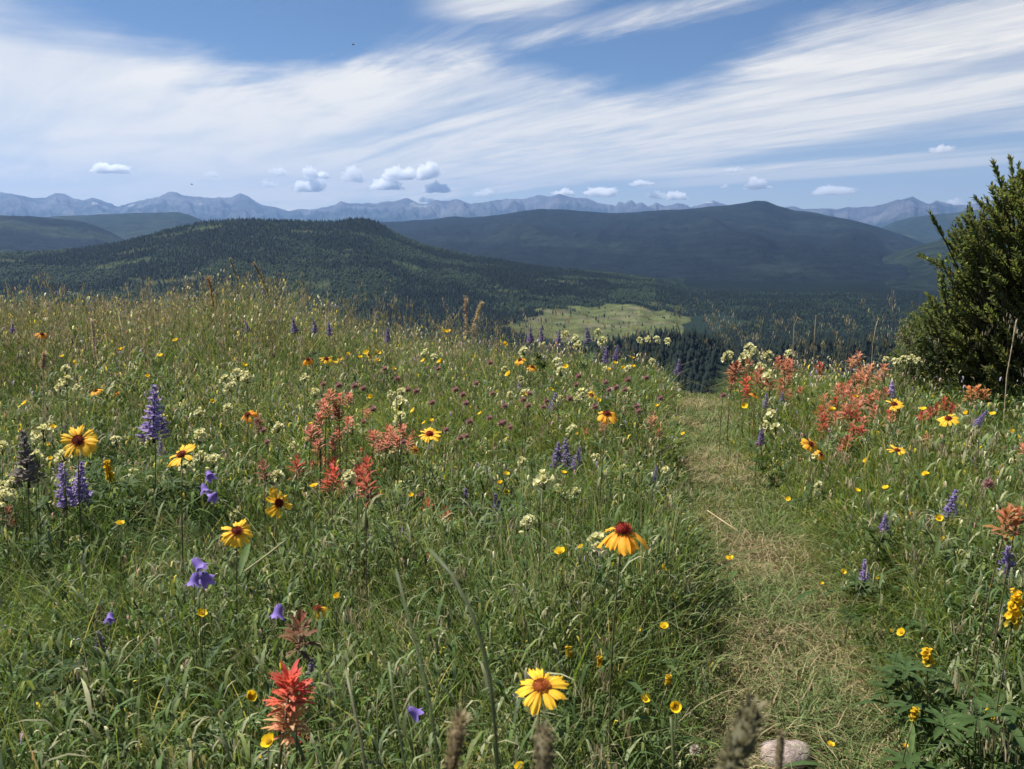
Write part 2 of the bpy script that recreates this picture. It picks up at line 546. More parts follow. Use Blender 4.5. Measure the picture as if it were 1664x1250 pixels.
def surf(name, az, r):
    """height of a hill at azimuth and range"""
    a, rg, zg, _, _ = HILLS[name]
    fi = np.interp(az, a, np.arange(len(a)))
    i0 = np.clip(np.round(fi).astype(int), 0, len(a) - 1)
    out = np.empty(len(az))
    order = np.argsort(i0)
    for col in np.unique(i0):
        sel = i0 == col
        out[sel] = np.interp(r[sel], rg[:, col], zg[:, col])
    return out


n = 150000
az = np.radians(-37 + 76 * rng.random(n)); r = np.sqrt(1000 ** 2 + (2640 ** 2 - 1000 ** 2) * rng.random(n))
x = r * np.sin(az); y = r * np.cos(az)
zh = surf('wooded_hill', az, r); zg = ground(x, y)
z = np.maximum(zh, zg)
c, gl = clearing(x, y)
dens = fbm(x / 90, y / 90, 15, 3)
keep = (rng.random(n) > np.maximum(np.maximum(c * 0.965, gl * 0.85), 0)) & (rng.random(n) < 0.45 + dens)
asp = (np.clip((fbm(x / 150, y / 110, 33, 4) - 0.52) * 8, 0, .8) * np.where(az > 0.16, .35, 1) > rng.random(n))
hh = np.where(asp, 4 + 4 * rng.random(n), 4 + 7 * rng.random(n) ** 1.8)
k = keep
make_trees(x[k], y[k], z[k] - 0.5, hh[k], asp[k], 'conifer_woods', 'dark conifers with paler aspens covering the hill across the valley')
n = 5200
az = np.radians(0 + 36 * rng.random(n)); r = 690 + 330 * rng.random(n)
x = r * np.sin(az); y = r * np.cos(az)
z = np.maximum(surf('wooded_knoll', az, r), ground(x, y))
glade = np.exp(-(((az - math.atan((1180 - 832) / F)) / 0.012) ** 2)) * 0.95
k = (z > ground(x, y) - 0.5) & (rng.random(n) > glade)
hh = 8 + 13 * rng.random(n) ** 1.5
make_trees(x[k], y[k], z[k] - 0.5, hh[k], (rng.random(n) < 0.0)[k], 'spruce_woods', 'dark spruces on the knoll just below the hilltop')

# ------------------------------------------------------------------ flower inventory (photo pixel, size in pixels)
# each row: kind, x, y, size, options
FL = []


def fl(kind, rows, **kw):
    for rw in rows:
        d = dict(kw)
        d.update(kind=kind, x=rw[0], y=rw[1], s=rw[2])
        if len(rw) > 3:
            d.update(rw[3])
        FL.append(d)


fl('blanket_flower', [
    (880, 1115, 92, dict(tilt=16, yaw=-10, droop=-4, key='open', disc='brown', lab='wide open yellow blanket flower with a brown centre, low in the meadow', mark='wide open blanket flower')),
    (1012, 862, 72, dict(tilt=8, yaw=10, droop=-33, key='droop', disc='red', orange=.7, dome=1.5, lab='orange blanket flower with drooping petals under a tall dark red dome', mark='drooping blanket flower')),
    (385, 863, 54, dict(tilt=34, yaw=25, droop=-8, lab='bright yellow blanket flower beside a taller side-on one, disc turned aside', mark='bright yellow blanket flower')),
    (453, 818, 48, dict(tilt=70, yaw=48, droop=0, orange=.4, lab='golden blanket flower turned sideways on its stem', mark='sideways golden blanket flower')),
    (127, 716, 60, dict(tilt=50, yaw=5, droop=4, orange=.3, lab='big golden blanket flower with a dark centre above two violet lupines', mark='dark-eyed golden blanket flower')),
    (295, 739, 50, dict(tilt=32, yaw=-35, droop=5, orange=.3, lab='blanket flower with a dark centre at the foot of the tall violet lupine', mark='blanket flower under the tall lupine')),
    (402, 674, 32, dict(tilt=40, yaw=-30, droop=-25, orange=.9, lab='deep orange blanket flower leaning aside alone in tall grass', mark='leaning deep orange blanket flower')),
    (698, 706, 40, dict(tilt=18, yaw=0, droop=5, disc='red', lab='flat yellow blanket flower seen edge on beside the coral paintbrushes', mark='edge-on blanket flower')),
    (516, 989, 40, dict(tilt=25, yaw=-15, droop=-45, few=5, disc='red', lab='half bare blanket flower with few drooping petals around a red brown disc', mark='half bare blanket flower')),
    (986, 672, 40, dict(tilt=25, yaw=0, droop=-20, orange=.5, lab='ragged golden blanket flower with a second, smaller bloom behind it', mark='ragged golden blanket flower')),
    (961, 642, 22, dict(tilt=35, droop=0, lab='small yellow blanket flower standing behind the ragged golden one')),
    (68, 543, 22, dict(tilt=25, droop=-20, orange=.9, lab='lone orange blanket flower near the skyline grass', mark='lone orange blanket flower')),
    (155, 635, 24, dict(tilt=25, droop=-15, orange=.8, lab='larger of the orange blanket flowers behind the golden dark-eyed one')),
    (189, 637, 16, dict(tilt=25, droop=-20, orange=.9, lab='smaller of the orange blanket flowers behind the golden dark-eyed one')),
    (500, 584, 24, dict(tilt=20, droop=-45, orange=.8, lab='drooping orange blanket flower, first in a far row of blanket flowers', mark='far row of blanket flowers')),
    (530, 583, 24, dict(tilt=25, droop=-10, orange=.3, lab='yellow blanket flower in the middle of the far row')),
    (553, 582, 14, dict(tilt=25, droop=-10, orange=.3, lab='smallest yellow blanket flower at the end of the far row')),
    (600, 577, 16, dict(tilt=25, droop=-25, orange=.4, lab='tiny yellow blanket flower with a dark head, past the far row')),
    (845, 585, 22, dict(tilt=25, droop=-15, orange=.6, lab='pale orange blanket flower, upper of the pair near the skyline')),
    (865, 596, 22, dict(tilt=25, droop=-20, orange=.7, lab='pale orange blanket flower, lower of the pair near the skyline')),
    (1453, 657, 32, dict(tilt=28, droop=8, orange=.3, lab='golden blanket flower against the coral paintbrush patch by the bush', mark='golden blanket flower in the coral patch')),
    (1541, 680, 34, dict(tilt=30, droop=-12, lab='yellow blanket flower with a maroon centre below the bush', mark='blanket flower below the bush')),
    (1318, 722, 30, dict(tilt=45, yaw=20, droop=-15, orange=.7, lab='orange blanket flower with a dark eye beside the path, upper of two', mark='path-side orange blanket flower')),
    (1334, 738, 24, dict(tilt=40, yaw=30, droop=-25, orange=.5, lab='faded blanket flower hanging below the path-side orange one')),
    (1458, 732, 30, dict(tilt=15, droop=4, lab='flat yellow blanket flower seen edge on across the path')),
    (1226, 641, 18, dict(tilt=25, droop=-10, orange=1, lab='small orange blanket flower at the foot of a red paintbrush by the path')),
    (675, 732, 16, dict(tilt=60, yaw=30, droop=-15, orange=.9, lab='small orange blanket flower under the edge-on yellow one')),
])
RED, SCAR, CORAL, SALM, ORNG, SPENT, PALE = 'red', 'scarlet', 'coral', 'salmon', 'orange', 'spent', 'pale'
fl('paintbrush', [
    (470, 1120, 92, dict(col=SCAR, big=1, key='tallred', lab='large scarlet paintbrush with faded orange bracts below, the biggest in view', mark='large scarlet paintbrush')),
    (486, 1030, 60, dict(col=SPENT, lab='brown withered paintbrush spike just behind the large scarlet one')),
    (487, 1205, 44, dict(col=RED, lab='short red paintbrush at the foot of the large scarlet one')),
    (695, 827, 26, dict(col=SCAR, lab='single scarlet paintbrush standing apart in green grass', mark='single scarlet paintbrush')),
    (725, 841, 28, dict(col=CORAL, lab='coral red paintbrush beside the single scarlet one')),
    (695, 908, 15, dict(col=SCAR, lab='tiny scarlet paintbrush bud below the single scarlet one')),
])
fl('paintbrush', [(536, 645, 26), (552, 652, 24), (567, 648, 20), (545, 668, 24), (530, 668, 26), (520, 682, 26), (550, 674, 24),
                  (566, 690, 26), (507, 700, 22), (549, 707, 24), (517, 708, 22)], col=CORAL)
fl('paintbrush', [(608, 712, 26), (628, 722, 26), (636, 706, 24), (655, 702, 26), (645, 718, 26), (664, 724, 24), (617, 731, 22)], col=CORAL)
fl('paintbrush', [(483, 760, 30), (597, 764, 36), (583, 774, 34), (595, 792, 40)], col=RED)
fl('paintbrush', [(541, 757, 26), (543, 772, 32), (534, 786, 26)], col=SCAR)
fl('paintbrush', [(430, 768, 34), (420, 690, 26), (448, 790, 22), (14, 838, 30), (24, 856, 26)], col=SPENT)
fl('paintbrush', [(1060, 684, 20), (1071, 703, 18), (981, 690, 22)], col=SALM)
fl('paintbrush', [(951, 705, 16)], col=RED)
fl('paintbrush', [(1197, 600, 26), (1190, 622, 24), (1232, 612, 28), (1270, 626, 22), (1282, 617, 22), (1215, 594, 22), (1285, 598, 24), (1300, 638, 20)], col='rust')
fl('paintbrush', [(1213, 621, 22), (1214, 637, 20)], col=SCAR)
fl('paintbrush', [(1333, 600, 22), (1339, 684, 26), (1333, 672, 22), (1376, 722, 28), (1385, 700, 24)], col=RED)
fl('paintbrush', [(1362, 636, 22), (1372, 646, 24), (1345, 668, 24), (1385, 656, 26), (1396, 664, 24), (1374, 672, 26), (1358, 682, 24),
                  (1440, 642, 24), (1450, 672, 22), (1420, 672, 24), (1415, 652, 26), (1392, 642, 22), (1340, 652, 22), (1402, 688, 22)], col=CORAL)
fl('paintbrush', [(1400, 608, 24), (1413, 604, 24), (1435, 603, 26), (1427, 617, 22), (1405, 622, 24), (1388, 618, 22), (1385, 590, 22), (1395, 582, 20),
                  (1365, 732, 20), (1506, 713, 16), (1663, 736, 26)], col=SALM)
fl('paintbrush', [(1500, 682, 26), (1512, 674, 22), (1535, 660, 24), (1546, 668, 24), (1521, 668, 20)], col=RED)
fl('paintbrush', [(1576, 642, 26), (1588, 638, 24), (1601, 644, 24)], col=ORNG)
fl('paintbrush', [(1634, 850, 50), (1652, 846, 46)], col='rustpale')
fl('lupine', [
    (250, 672, 84, dict(lab='tall violet lupine spike rising above the grass', key='tall', mark='tall violet lupine')),
    (263, 733, 30, dict(lab='short violet lupine beside the stem of the tall one')),
    (104, 790, 68, dict(lab='violet lupine below the dark-eyed golden blanket flower, on the bush-less outer side', mark='pair of violet lupines')),
    (130, 786, 66, dict(lab='violet lupine below the dark-eyed golden blanket flower, inner of the pair')),
    (163, 1052, 54, dict(dim=.7, lab='dark violet lupine in deep grass under a single violet bell', mark='dark violet lupine')),
    (756, 813, 36, dict(dim=.75, lab='greyish violet lupine behind the coral red paintbrush')),
    (808, 822, 40, dict(dim=.75, lab='slender lilac lupine behind and beyond the coral red paintbrush')),
    (905, 742, 44, dict(dim=.75, lab='dull violet lupine, outermost of a clump of three in mid meadow', mark='clump of three lupines')),
    (921, 738, 46, dict(dim=.85, lab='violet lupine in the middle of the clump of three')),
    (938, 746, 40, dict(dim=.75, lab='violet lupine of the clump of three on the side towards the path')),
    (900, 657, 36, dict(lab='violet lupine standing alone before the small yellow blanket flower', dim=.9)),
    (1547, 820, 46, dict(lab='bushy violet lupine beyond the path under the pink clover', key='pathlup', mark='bushy violet lupine')),
    (1437, 850, 30, dict(lab='small violet lupine on the grassy far edge of the path')),
    (1638, 916, 56, dict(lab='large violet lupine above the tall golden spike', mark='large violet lupine')),
    (1405, 927, 34, dict(dim=1.1, lab='sparse pale violet lupine in grass beside the path')),
    (1593, 681, 30, dict(lean=35, lab='leaning violet lupine below the bush')),
    (1450, 634, 28, dict(dim=1.6, lab='pale lilac lupine behind the golden blanket flower in the coral patch')),
    (1245, 652, 24, dict(lab='deep violet lupine at the foot of the rust paintbrushes by the path')),
    (1271, 650, 24, dict(dim=.8, lab='grey violet lupine at the foot of the rust paintbrushes, farther from the path')),
    (1237, 710, 26, dict(dim=.7, lab='grey violet lupine by the path under three cream flowers')),
    (506, 1088, 34, dict(lab='violet lupine tucked against the large scarlet paintbrush')),
    (655, 866, 20, dict(dim=1.1, lab='small purple lupine head in front of the single scarlet paintbrush')),
    (602, 877, 18, dict(dim=1.3, lab='tiny lilac lupine in grass below the tall red brown paintbrush')),
    (1065, 770, 22, dict(dim=.8, lab='faded blue lupine at the near edge of the path')),
    (42, 745, 84, dict(dim=.28, lab='grey withered lupine spike at the edge of the cream flowers', mark='grey withered lupine')),
])
fl('lupine', [(487, 548, 26), (511, 530, 22), (478, 530, 24), (535, 535, 22), (20, 532, 18), (402, 532, 16), (985, 577, 26), (968, 586, 24), (1002, 574, 24), (908, 552, 24),
              (880, 545, 22), (862, 545, 24), (955, 545, 24), (846, 622, 26), (1103, 598, 26), (630, 545, 22)], dim=.65, far=1)
fl('harebell', [
    (322, 917, 26, dict(lab='largest violet harebell, topmost in a cluster of three bells', mark='cluster of harebells')),
    (333, 938, 26, dict(lab='violet harebell in the middle of the cluster of three')),
    (316, 942, 24, dict(lab='violet harebell lowest in the cluster of three')),
    (452, 994, 25, dict(lab='single violet harebell near the half bare blanket flower', mark='single violet harebell')),
    (340, 772, 18, dict(lab='pale violet harebell, highest of three on one slim stem')),
    (332, 794, 18, dict(lab='pale violet harebell, middle of three in a column')),
    (348, 806, 18, dict(lab='pale violet harebell, lowest of three in a column')),
    (672, 1157, 24, dict(lab='dark violet harebell alone between the large scarlet paintbrush and the open blanket flower')),
    (179, 1003, 18, dict(lab='violet harebell just above the dark violet lupine')),
])
fl('cream_flower', [
    (70, 708, 30), (60, 748, 28), (104, 747, 28), (58, 782, 26), (3, 730, 24), (22, 788, 26), (8, 812, 28), (35, 770, 24), (4, 795, 24),
    (325, 712, 26), (326, 747, 24), (346, 752, 24), (303, 762, 22), (452, 698, 20), (476, 728, 18), (650, 660, 26), (651, 682, 22), (567, 780, 26), (590, 796, 22),
    (452, 776, 22), (512, 641, 18), (516, 660, 16), (883, 784, 34), (857, 853, 28), (972, 885, 34), (920, 808, 16), (937, 803, 18), (928, 700, 18),
    (998, 683, 14), (1252, 678, 22), (1245, 696, 20), (1262, 700, 22), (1183, 582, 20), (1217, 568, 18), (1225, 575, 20), (1209, 586, 20), (1247, 580, 18),
    (1282, 578, 16), (1249, 614, 22), (1236, 600, 18), (918, 545, 14), (935, 552, 14), (940, 562, 14), (972, 541, 12), (978, 556, 16), (1040, 555, 12), (1053, 553, 12),
    (1068, 553, 12), (1085, 556, 12), (1060, 590, 12), (690, 576, 14), (706, 582, 12), (368, 620, 20), (386, 612, 22), (402, 616, 22), (374, 630, 18), (108, 622, 20), (98, 634, 18),
    (495, 616, 16), (125, 882, 22), (910, 650, 14), (820, 602, 12), (1325, 745, 18), (1330, 790, 14), (650, 640, 14), (1468, 586, 14), (1480, 584, 14), (1456, 590, 14),
    (1440, 586, 12), (1492, 588, 12), (880, 560, 12), (1022, 600, 12), (985, 602, 12)])
fl('buttercup', [
    (548, 970, 16), (328, 997, 18), (405, 1133, 26), (437, 1205, 28), (390, 1179, 16), (421, 1236, 20), (243, 1192, 16), (332, 1212, 15), (760, 1163, 15), (1048, 1135, 18),
    (1098, 1150, 26), (1079, 1018, 16), (1035, 1023, 14), (1078, 923, 14), (1025, 944, 11), (910, 897, 20), (945, 890, 13), (510, 790, 15), (443, 798, 14), (195, 851, 16),
    (164, 858, 10), (823, 770, 11), (813, 785, 11), (823, 800, 11), (668, 806, 12), (703, 754, 9), (785, 849, 11), (555, 827, 10), (550, 803, 10), (1186, 907, 13),
    (1370, 930, 12), (1439, 793, 12), (1408, 750, 13), (1505, 770, 10), (1480, 836, 11), (1526, 842, 14), (1490, 832, 10), (1528, 715, 10), (1570, 672, 11),
    (1613, 673, 11), (1600, 711, 10), (1630, 704, 10), (1645, 702, 11), (1465, 1028, 16), (1448, 1026, 11), (1350, 1210, 13), (1471, 1213, 12), (85, 695, 14),
    (60, 972, 11), (40, 655, 12), (845, 1248, 22), (1110, 705, 8), (760, 735, 8), (755, 752, 8),
    (716, 588, 14), (688, 586, 10), (728, 540, 13), (722, 538, 9), (820, 560, 11), (826, 608, 13), (905, 560, 11), (595, 573, 11), (196, 568, 10), (260, 578, 11),
    (397, 594, 11), (285, 553, 10), (120, 590, 9), (1210, 660, 12), (1352, 666, 14), (1254, 705, 10), (1029, 596, 9), (780, 672, 9), (1067, 660, 9), (1190, 718, 9), (640, 600, 9), (1000, 590, 9)])
fl('goldenrod', [
    (177, 766, 34, dict(lab='stubby golden flower spike between the lupine pair and the tall lupine', mark='stubby golden spike')),
    (1648, 990, 60, dict(lab='tall golden flower spike below the large violet lupine', mark='tall golden spike')),
    (1508, 1068, 28, dict(lab='rounded golden flower head on a dark stem beside the path', mark='rounded golden head')),
    (1612, 1156, 28, dict(lab='small golden flower spike in dark grass below the tall golden one')),
    (1486, 1160, 20, dict(lab='greenish golden spike below the rounded golden head', dim=.75)),
    (925, 1060, 18, dict(dim=.8, lab='dull golden cluster behind the wide open blanket flower, on its path side')),
    (976, 1076, 18, dict(dim=.75, lab='dull golden cluster behind the wide open blanket flower, nearer the path')),
    (1086, 1105, 16, dict(dim=.8, lab='dull golden cluster just behind the buttercup at the path edge')),
])
fl('clover', [
    (1606, 787, 22, dict(lab='round pink clover head beyond the path', mark='round pink clover')),
    (1129, 1219, 20, dict(white=1, lab='round whitish clover head low at the path edge', mark='whitish clover')),
])
fl('clover', [(550, 627, 16), (576, 628, 16), (590, 632, 14), (645, 616, 14), (662, 634, 14), (676, 636, 14), (740, 634, 15), (752, 642, 15), (757, 656, 14),
              (702, 655, 15), (773, 624, 14), (606, 666, 16), (434, 719, 14), (428, 700, 13), (725, 699, 14), (686, 803, 13), (850, 650, 14), (984, 622, 13), (990, 634, 13),
              (1001, 630, 13), (800, 640, 13), (820, 660, 13), (795, 680, 13), (860, 640, 13), (888, 652, 12), (940, 612, 13), (936, 626, 12), (1175, 643, 13), (1050, 614, 12),
              (525, 625, 13), (625, 600, 12), (712, 600, 12), (1232, 722, 13), (1300, 700, 12)])

xr = random.Random(2024)
for kd_, n_, x0, x1, y0, y1, s0, s1, kw in (
        ('cream_flower', 26, 430, 1090, 560, 800, 12, 18, {}), ('cream_flower', 10, 20, 420, 600, 860, 14, 22, {}),
        ('buttercup', 28, 380, 1080, 545, 900, 8, 11, {}), ('buttercup', 18, 1220, 1650, 640, 1000, 9, 12, {}), ('buttercup', 10, 20, 380, 560, 900, 8, 11, {}),
        ('clover', 18, 560, 1080, 590, 720, 12, 15, {}), ('paintbrush', 14, 500, 600, 640, 800, 18, 26, dict(col='coral')),
        ('paintbrush', 8, 600, 670, 700, 735, 18, 24, dict(col='coral')), ('paintbrush', 5, 1335, 1455, 600, 700, 20, 26, dict(col='coral')), ('paintbrush', 8, 1335, 1455, 610, 705, 20, 26, dict(col='red')),
        ('paintbrush', 9, 1185, 1300, 590, 645, 20, 26, dict(col='rust'))):
    for _ in range(n_):
        FL.append(dict(kind=kd_, x=xr.randrange(x0, x1), y=xr.randrange(y0, y1), s=xr.randrange(s0, s1 + 1), **kw))

NOM = dict(blanket_flower=.068, paintbrush=.05, lupine=.11, harebell=.02, cream_flower=.038, buttercup=.020, goldenrod=.06, clover=.024)
HR = dict(blanket_flower=(.30, .56), paintbrush=(.22, .50), lupine=(.24, .52), harebell=(.24, .46), cream_flower=(.24, .5), buttercup=(.10, .44),
          goldenrod=(.22, .5), clover=(.16, .44))
for d in FL:
    nom = NOM[d['kind']]
    if d['x'] > 1140 and d['y'] < 760 and d['kind'] != 'blanket_flower':
        nom *= 1.5
    if d['x'] > 1140 and d['y'] < 760 and d['kind'] == 'blanket_flower':
        nom *= 1.2
    dr = ray(d['x'], d['y'])
    t = nom * F / d['s']
    h = CAMZ + dr[2] * t
    lo, hi = HR[d['kind']]
    h = min(max(h, lo), hi)
    p, t = at(d['x'], d['y'], h)
    if t > 8.2:
        h = hi + 0.02
        p, t = at(d['x'], d['y'], h)
    if t > 8.6:
        t = 7.6
        p = dr * t; p[2] += CAMZ
        h = p[2] - g1(p[0], p[1])
    d['p'] = p; d['t'] = t; d['h'] = h; d['size'] = d['s'] * t / F

# ------------------------------------------------------------------ labels that single each flower out
NAMES = dict(blanket_flower='blanket flower', paintbrush='paintbrush', lupine='lupine', harebell='harebell', cream_flower='cream flower head',
             buttercup='yellow buttercup', goldenrod='golden spike', clover='pink clover head')
GROUP = dict(blanket_flower='blanket flowers in the meadow', paintbrush='paintbrushes in the meadow', lupine='lupines in the meadow',
             harebell='harebells in the grass', cream_flower='cream flowers in the meadow', buttercup='yellow buttercups in the grass',
             goldenrod='golden flower spikes', clover='clover heads in the meadow')
PCOL = dict(red='red', scarlet='scarlet', coral='coral', salmon='salmon pink', orange='orange', spent='withered brown', pale='pale', rust='rust red', rustpale='rust orange')
MARKS = [(d['mark'], d['x'], d['y']) for d in FL if 'mark' in d] + [('half buried stone', 1275, 1215), ('tall tan seed stalks', 768, 510)]
ORD = ['', 'second ', 'third ', 'fourth ', 'fifth ', 'sixth ', 'seventh ', 'eighth ', 'ninth ', 'tenth ', 'eleventh ', 'twelfth ', 'thirteenth ', 'fourteenth ', 'fifteenth ', 'sixteenth ', 'seventeenth ', 'eighteenth ', 'nineteenth ', 'twentieth ', 'twenty-first ', 'twenty-second ', 'twenty-third ', 'twenty-fourth ', 'twenty-fifth ',
       'twenty-sixth ', 'twenty-seventh ', 'twenty-eighth ', 'twenty-ninth ', 'thirtieth ', 'thirty-first ', 'thirty-second ', 'thirty-third ', 'thirty-fourth ', 'thirty-fifth ', 'thirty-sixth ']
buckets = {}
for d in FL:
    if 'lab' in d:
        continue
    best = min(MARKS, key=lambda m: math.hypot((m[1] - d['x']), (m[2] - d['y']) * 1.3))
    dx, dy = d['x'] - best[1], d['y'] - best[2]
    if abs(dx) > abs(dy) * 1.3:
        rel = 'left of' if dx < 0 else 'right of'
    else:
        rel = 'behind' if dy < 0 else 'in front of'
    look = NAMES[d['kind']]
    if d['kind'] == 'paintbrush':
        look = PCOL[d['col']] + ' paintbrush'
    if d['kind'] == 'lupine':
        look = 'small dull violet lupine'
    d['_b'] = (look, rel, best[0])
    d['_dist'] = math.hypot(dx, dy)
    buckets.setdefault(d['_b'], []).append(d)
for (look, rel, mk), lst in buckets.items():
    lst.sort(key=lambda d: d['_dist'])
    for i, d in enumerate(lst):
        if len(lst) == 1:
            d['lab'] = f'{look} {rel} the {mk}'
        elif i == 0:
            d['lab'] = f'closest {look} {rel} the {mk}'
        else:
            d['lab'] = f'{ORD[i]}closest {look} {rel} the {mk}'

# ------------------------------------------------------------------ flower models
GREEN = (0.085, 0.135, 0.038)
DKG = (0.052, 0.088, 0.030)
I4 = Matrix.Identity(4)


def T(x, y, z):
    return Matrix.Translation((x, y, z))


def Rz(a): return Matrix.Rotation(a, 4, 'Z')
def Ry(a): return Matrix.Rotation(a, 4, 'Y')
def Rx(a): return Matrix.Rotation(a, 4, 'X')
def Sc(s): return Matrix.Diagonal((s, s, s, 1))


def mixc(a, b, t): return tuple(a[i] * (1 - t) + b[i] * t for i in range(3))


def petal_mesh(colb, colt, seed, wide=0.46):
    rnd = random.Random(seed)
    b = MB()
    nu, nv = 7, 6
    vs = []; cs = []
    for i in range(nu + 1):
        t = i / nu
        w = wide * (0.30 + 0.70 * math.sin(min(t * 1.25, 1.0) * PI / 2)) * (1 - 0.10 * max(0, t - .8) / .2)
        for j in range(nv + 1):
            u = j / nv * 2 - 1
            L = 0.78
            if i == nu:
                L += 0.085 * math.cos(u * PI * 1.5 * 2 / 2.0) * (1 if abs(u) < .95 else .3)   # three teeth
            x = L * t
            zz = 0.05 * math.sin(t * PI) - 0.10 * t * t + 0.035 * math.cos(u * PI * 2) * t - 0.05 * u * u
            vs.append((x, u * w * 0.5, zz + rnd.uniform(-.008, .008)))
            cs.append(mixc(colb, colt, min(1, t * 1.7)))
    fs = [(i * (nv + 1) + j, (i + 1) * (nv + 1) + j, (i + 1) * (nv + 1) + j + 1, i * (nv + 1) + j + 1) for i in range(nu) for j in range(nv)]
    b.add(vs, fs, cs)
    return b


YEL = (0.88, 0.54, 0.045); YELD = (0.80, 0.36, 0.012); ORA = (0.80, 0.32, 0.04)
PET = {}
for o_ in (0, 1, 2):
    tip = mixc(YEL, ORA, o_ * 0.45)
    for s_ in range(3):
        PET[(o_, s_)] = petal_mesh(mixc(tip, (0.6, 0.12, 0.01), 0.55), tip, s_ + o_ * 5, 0.40 + 0.05 * s_).mesh('petal', M_PETAL)


def disc_mesh(cin, cout, dome):
    b = MB()
    # domed core with many small florets
    core = []; n = 12
    for i in range(5):
        a = i / 4 * PI / 2
        core.append((0.26 * math.cos(a), 0.26 * dome * 0.62 * math.sin(a)))
    vs = [(r_ * math.cos(2 * PI * k / n), r_ * math.sin(2 * PI * k / n), z_) for (r_, z_) in core[:-1] for k in range(n)] + [(0, 0, core[-1][1])]
    fs = [(i * n + k, i * n + (k + 1) % n, (i + 1) * n + (k + 1) % n, (i + 1) * n + k) for i in range(3) for k in range(n)]
    fs += [(3 * n + k, 3 * n + (k + 1) % n, 4 * n) for k in range(n)]
    b.add(vs, fs, cin)
    rnd = random.Random(3)
    for k in range(90):
        f = (k + .5) / 90
        a = k * 2.39996
        el = math.acos(1 - f) if False else (PI / 2) * (1 - math.sqrt(f))
        rr_ = 0.27 * math.cos(el); zz = 0.27 * dome * 0.62 * math.sin(el)
        nrm = Vector((math.cos(el) * math.cos(a), math.cos(el) * math.sin(a), math.sin(el) + .3)).normalized()
        Mx = T(rr_ * math.cos(a), rr_ * math.sin(a), zz) @ nrm.to_track_quat('X', 'Z').to_matrix().to_4x4()
        c = mixc(cin, cout, rnd.random() * (0.4 + 0.6 * f))
        b.leaf(Mx, 0.075, 0.05, c, mixc(c, cout, .5), 0, .6, shape=[.8, 1, .2])
    return b.mesh('flower_disc', M_DISC)


DISC = {
    'dark': disc_mesh((0.10, 0.018, 0.012), (0.28, 0.05, 0.02), 0.8),
    'brown': disc_mesh((0.22, 0.055, 0.015), (0.42, 0.15, 0.02), 0.7),
    'red': disc_mesh((0.16, 0.018, 0.012), (0.36, 0.035, 0.02), 1.35),
}


def calyx_mesh():
    b = MB()
    for k in range(11):
        Mx = Rz(k * 2 * PI / 11) @ T(0.05, 0, -0.05) @ Ry(-0.15)
        b.leaf(Mx, 0.34, 0.10, GREEN, (0.09, 0.10, 0.03), -0.1, .2)
    b.tube([(0, 0, -0.14), (0, 0, -0.04)], [0.05, 0.2], GREEN, 8)
    return b.mesh('calyx', M_LEAF)


CALYX = calyx_mesh()


def stem_mesh(seed, col, r0=0.0017, r1=0.0011):
    rnd = random.Random(seed)
    b = MB()
    dx, dy = rnd.uniform(-.03, .03), rnd.uniform(-.03, .03)
    wx, wy = rnd.uniform(-.012, .012), rnd.uniform(-.012, .012)
    pts = []; n = 7
    for i in range(n + 1):
        t = i / n
        q = math.sin(t * PI)
        pts.append((dx * (1 - t) + wx * q, dy * (1 - t) + wy * q, t - (0.04 if i == 0 else 0)))
    b.tube(pts, [r0 + (r1 - r0) * i / n for i in range(n + 1)], [mixc(col, mixc(col, (0.10, 0.085, 0.035), .5), i / n) for i in range(n + 1)], 5)
    return b.mesh('stem', M_STEM), (dx, dy)


STEM = {}
for nm, colr in (('green', (0.06, 0.085, 0.025)), ('brown', (0.10, 0.10, 0.045)), ('dark', (0.075, 0.085, 0.045)), ('red', (0.13, 0.09, 0.05))):
    STEM[nm] = [stem_mesh(s_ + 40, colr)[0] for s_ in range(4)]


def leaf_mesh(L, wd, seed, col=GREEN, bend=-0.35, shape=None):
    b = MB()
    b.leaf(I4, L, wd, mixc(col, DKG, .4), col, bend, .35, shape=shape)
    return b.mesh('leaf', M_LEAF)


LEAF = {
    'lance': [leaf_mesh(0.09, 0.014, 1, GREEN, -.3), leaf_mesh(0.07, 0.011, 2, (0.07, 0.10, 0.03), .2), leaf_mesh(0.11, 0.016, 3, DKG, -.5)],
    'narrow': [leaf_mesh(0.06, 0.005, 4, GREEN, .3), leaf_mesh(0.05, 0.006, 5, (0.075, 0.08, 0.03), .5)],
}


def palmate():
    b = MB()
    b.tube([(0, 0, 0), (0.05, 0, 0.015)], 0.0009, GREEN, 4)
    for k in range(8):
        Mx = T(0.05, 0, 0.015) @ Rz(k * 2 * PI / 8 + .2) @ Ry(-0.35)
        b.leaf(Mx, 0.042, 0.010, (0.05, 0.085, 0.025), (0.065, 0.10, 0.035), -.2, .5)
    return b.mesh('leaf', M_LEAF)


def trifol():
    b = MB()
    for k in range(3):
        Mx = Rz(k * 2 * PI / 3) @ Ry(-0.2)
        b.leaf(Mx, 0.018, 0.013, GREEN, GREEN, -.1, .2, shape=[.2, .8, 1, .9, .3])
    return b.mesh('leaf', M_LEAF)


LEAF['palm'] = [palmate()]
LEAF['tri'] = [trifol()]

BCOL = dict(
    red=((0.50, 0.105, 0.075), (0.28, 0.12, 0.06)), scarlet=((0.72, 0.12, 0.095), (0.52, 0.18, 0.09)), coral=((0.64, 0.235, 0.17), (0.42, 0.24, 0.13)),
    salmon=((0.66, 0.30, 0.20), (0.42, 0.26, 0.14)), orange=((0.62, 0.27, 0.12), (0.42, 0.25, 0.11)), spent=((0.26, 0.11, 0.075), (0.20, 0.13, 0.08)),
    fade=((0.74, 0.40, 0.20), (0.62, 0.38, 0.19)), rust=((0.52, 0.18, 0.12), (0.34, 0.21, 0.11)), rustpale=((0.50, 0.20, 0.10), (0.30, 0.17, 0.07)))


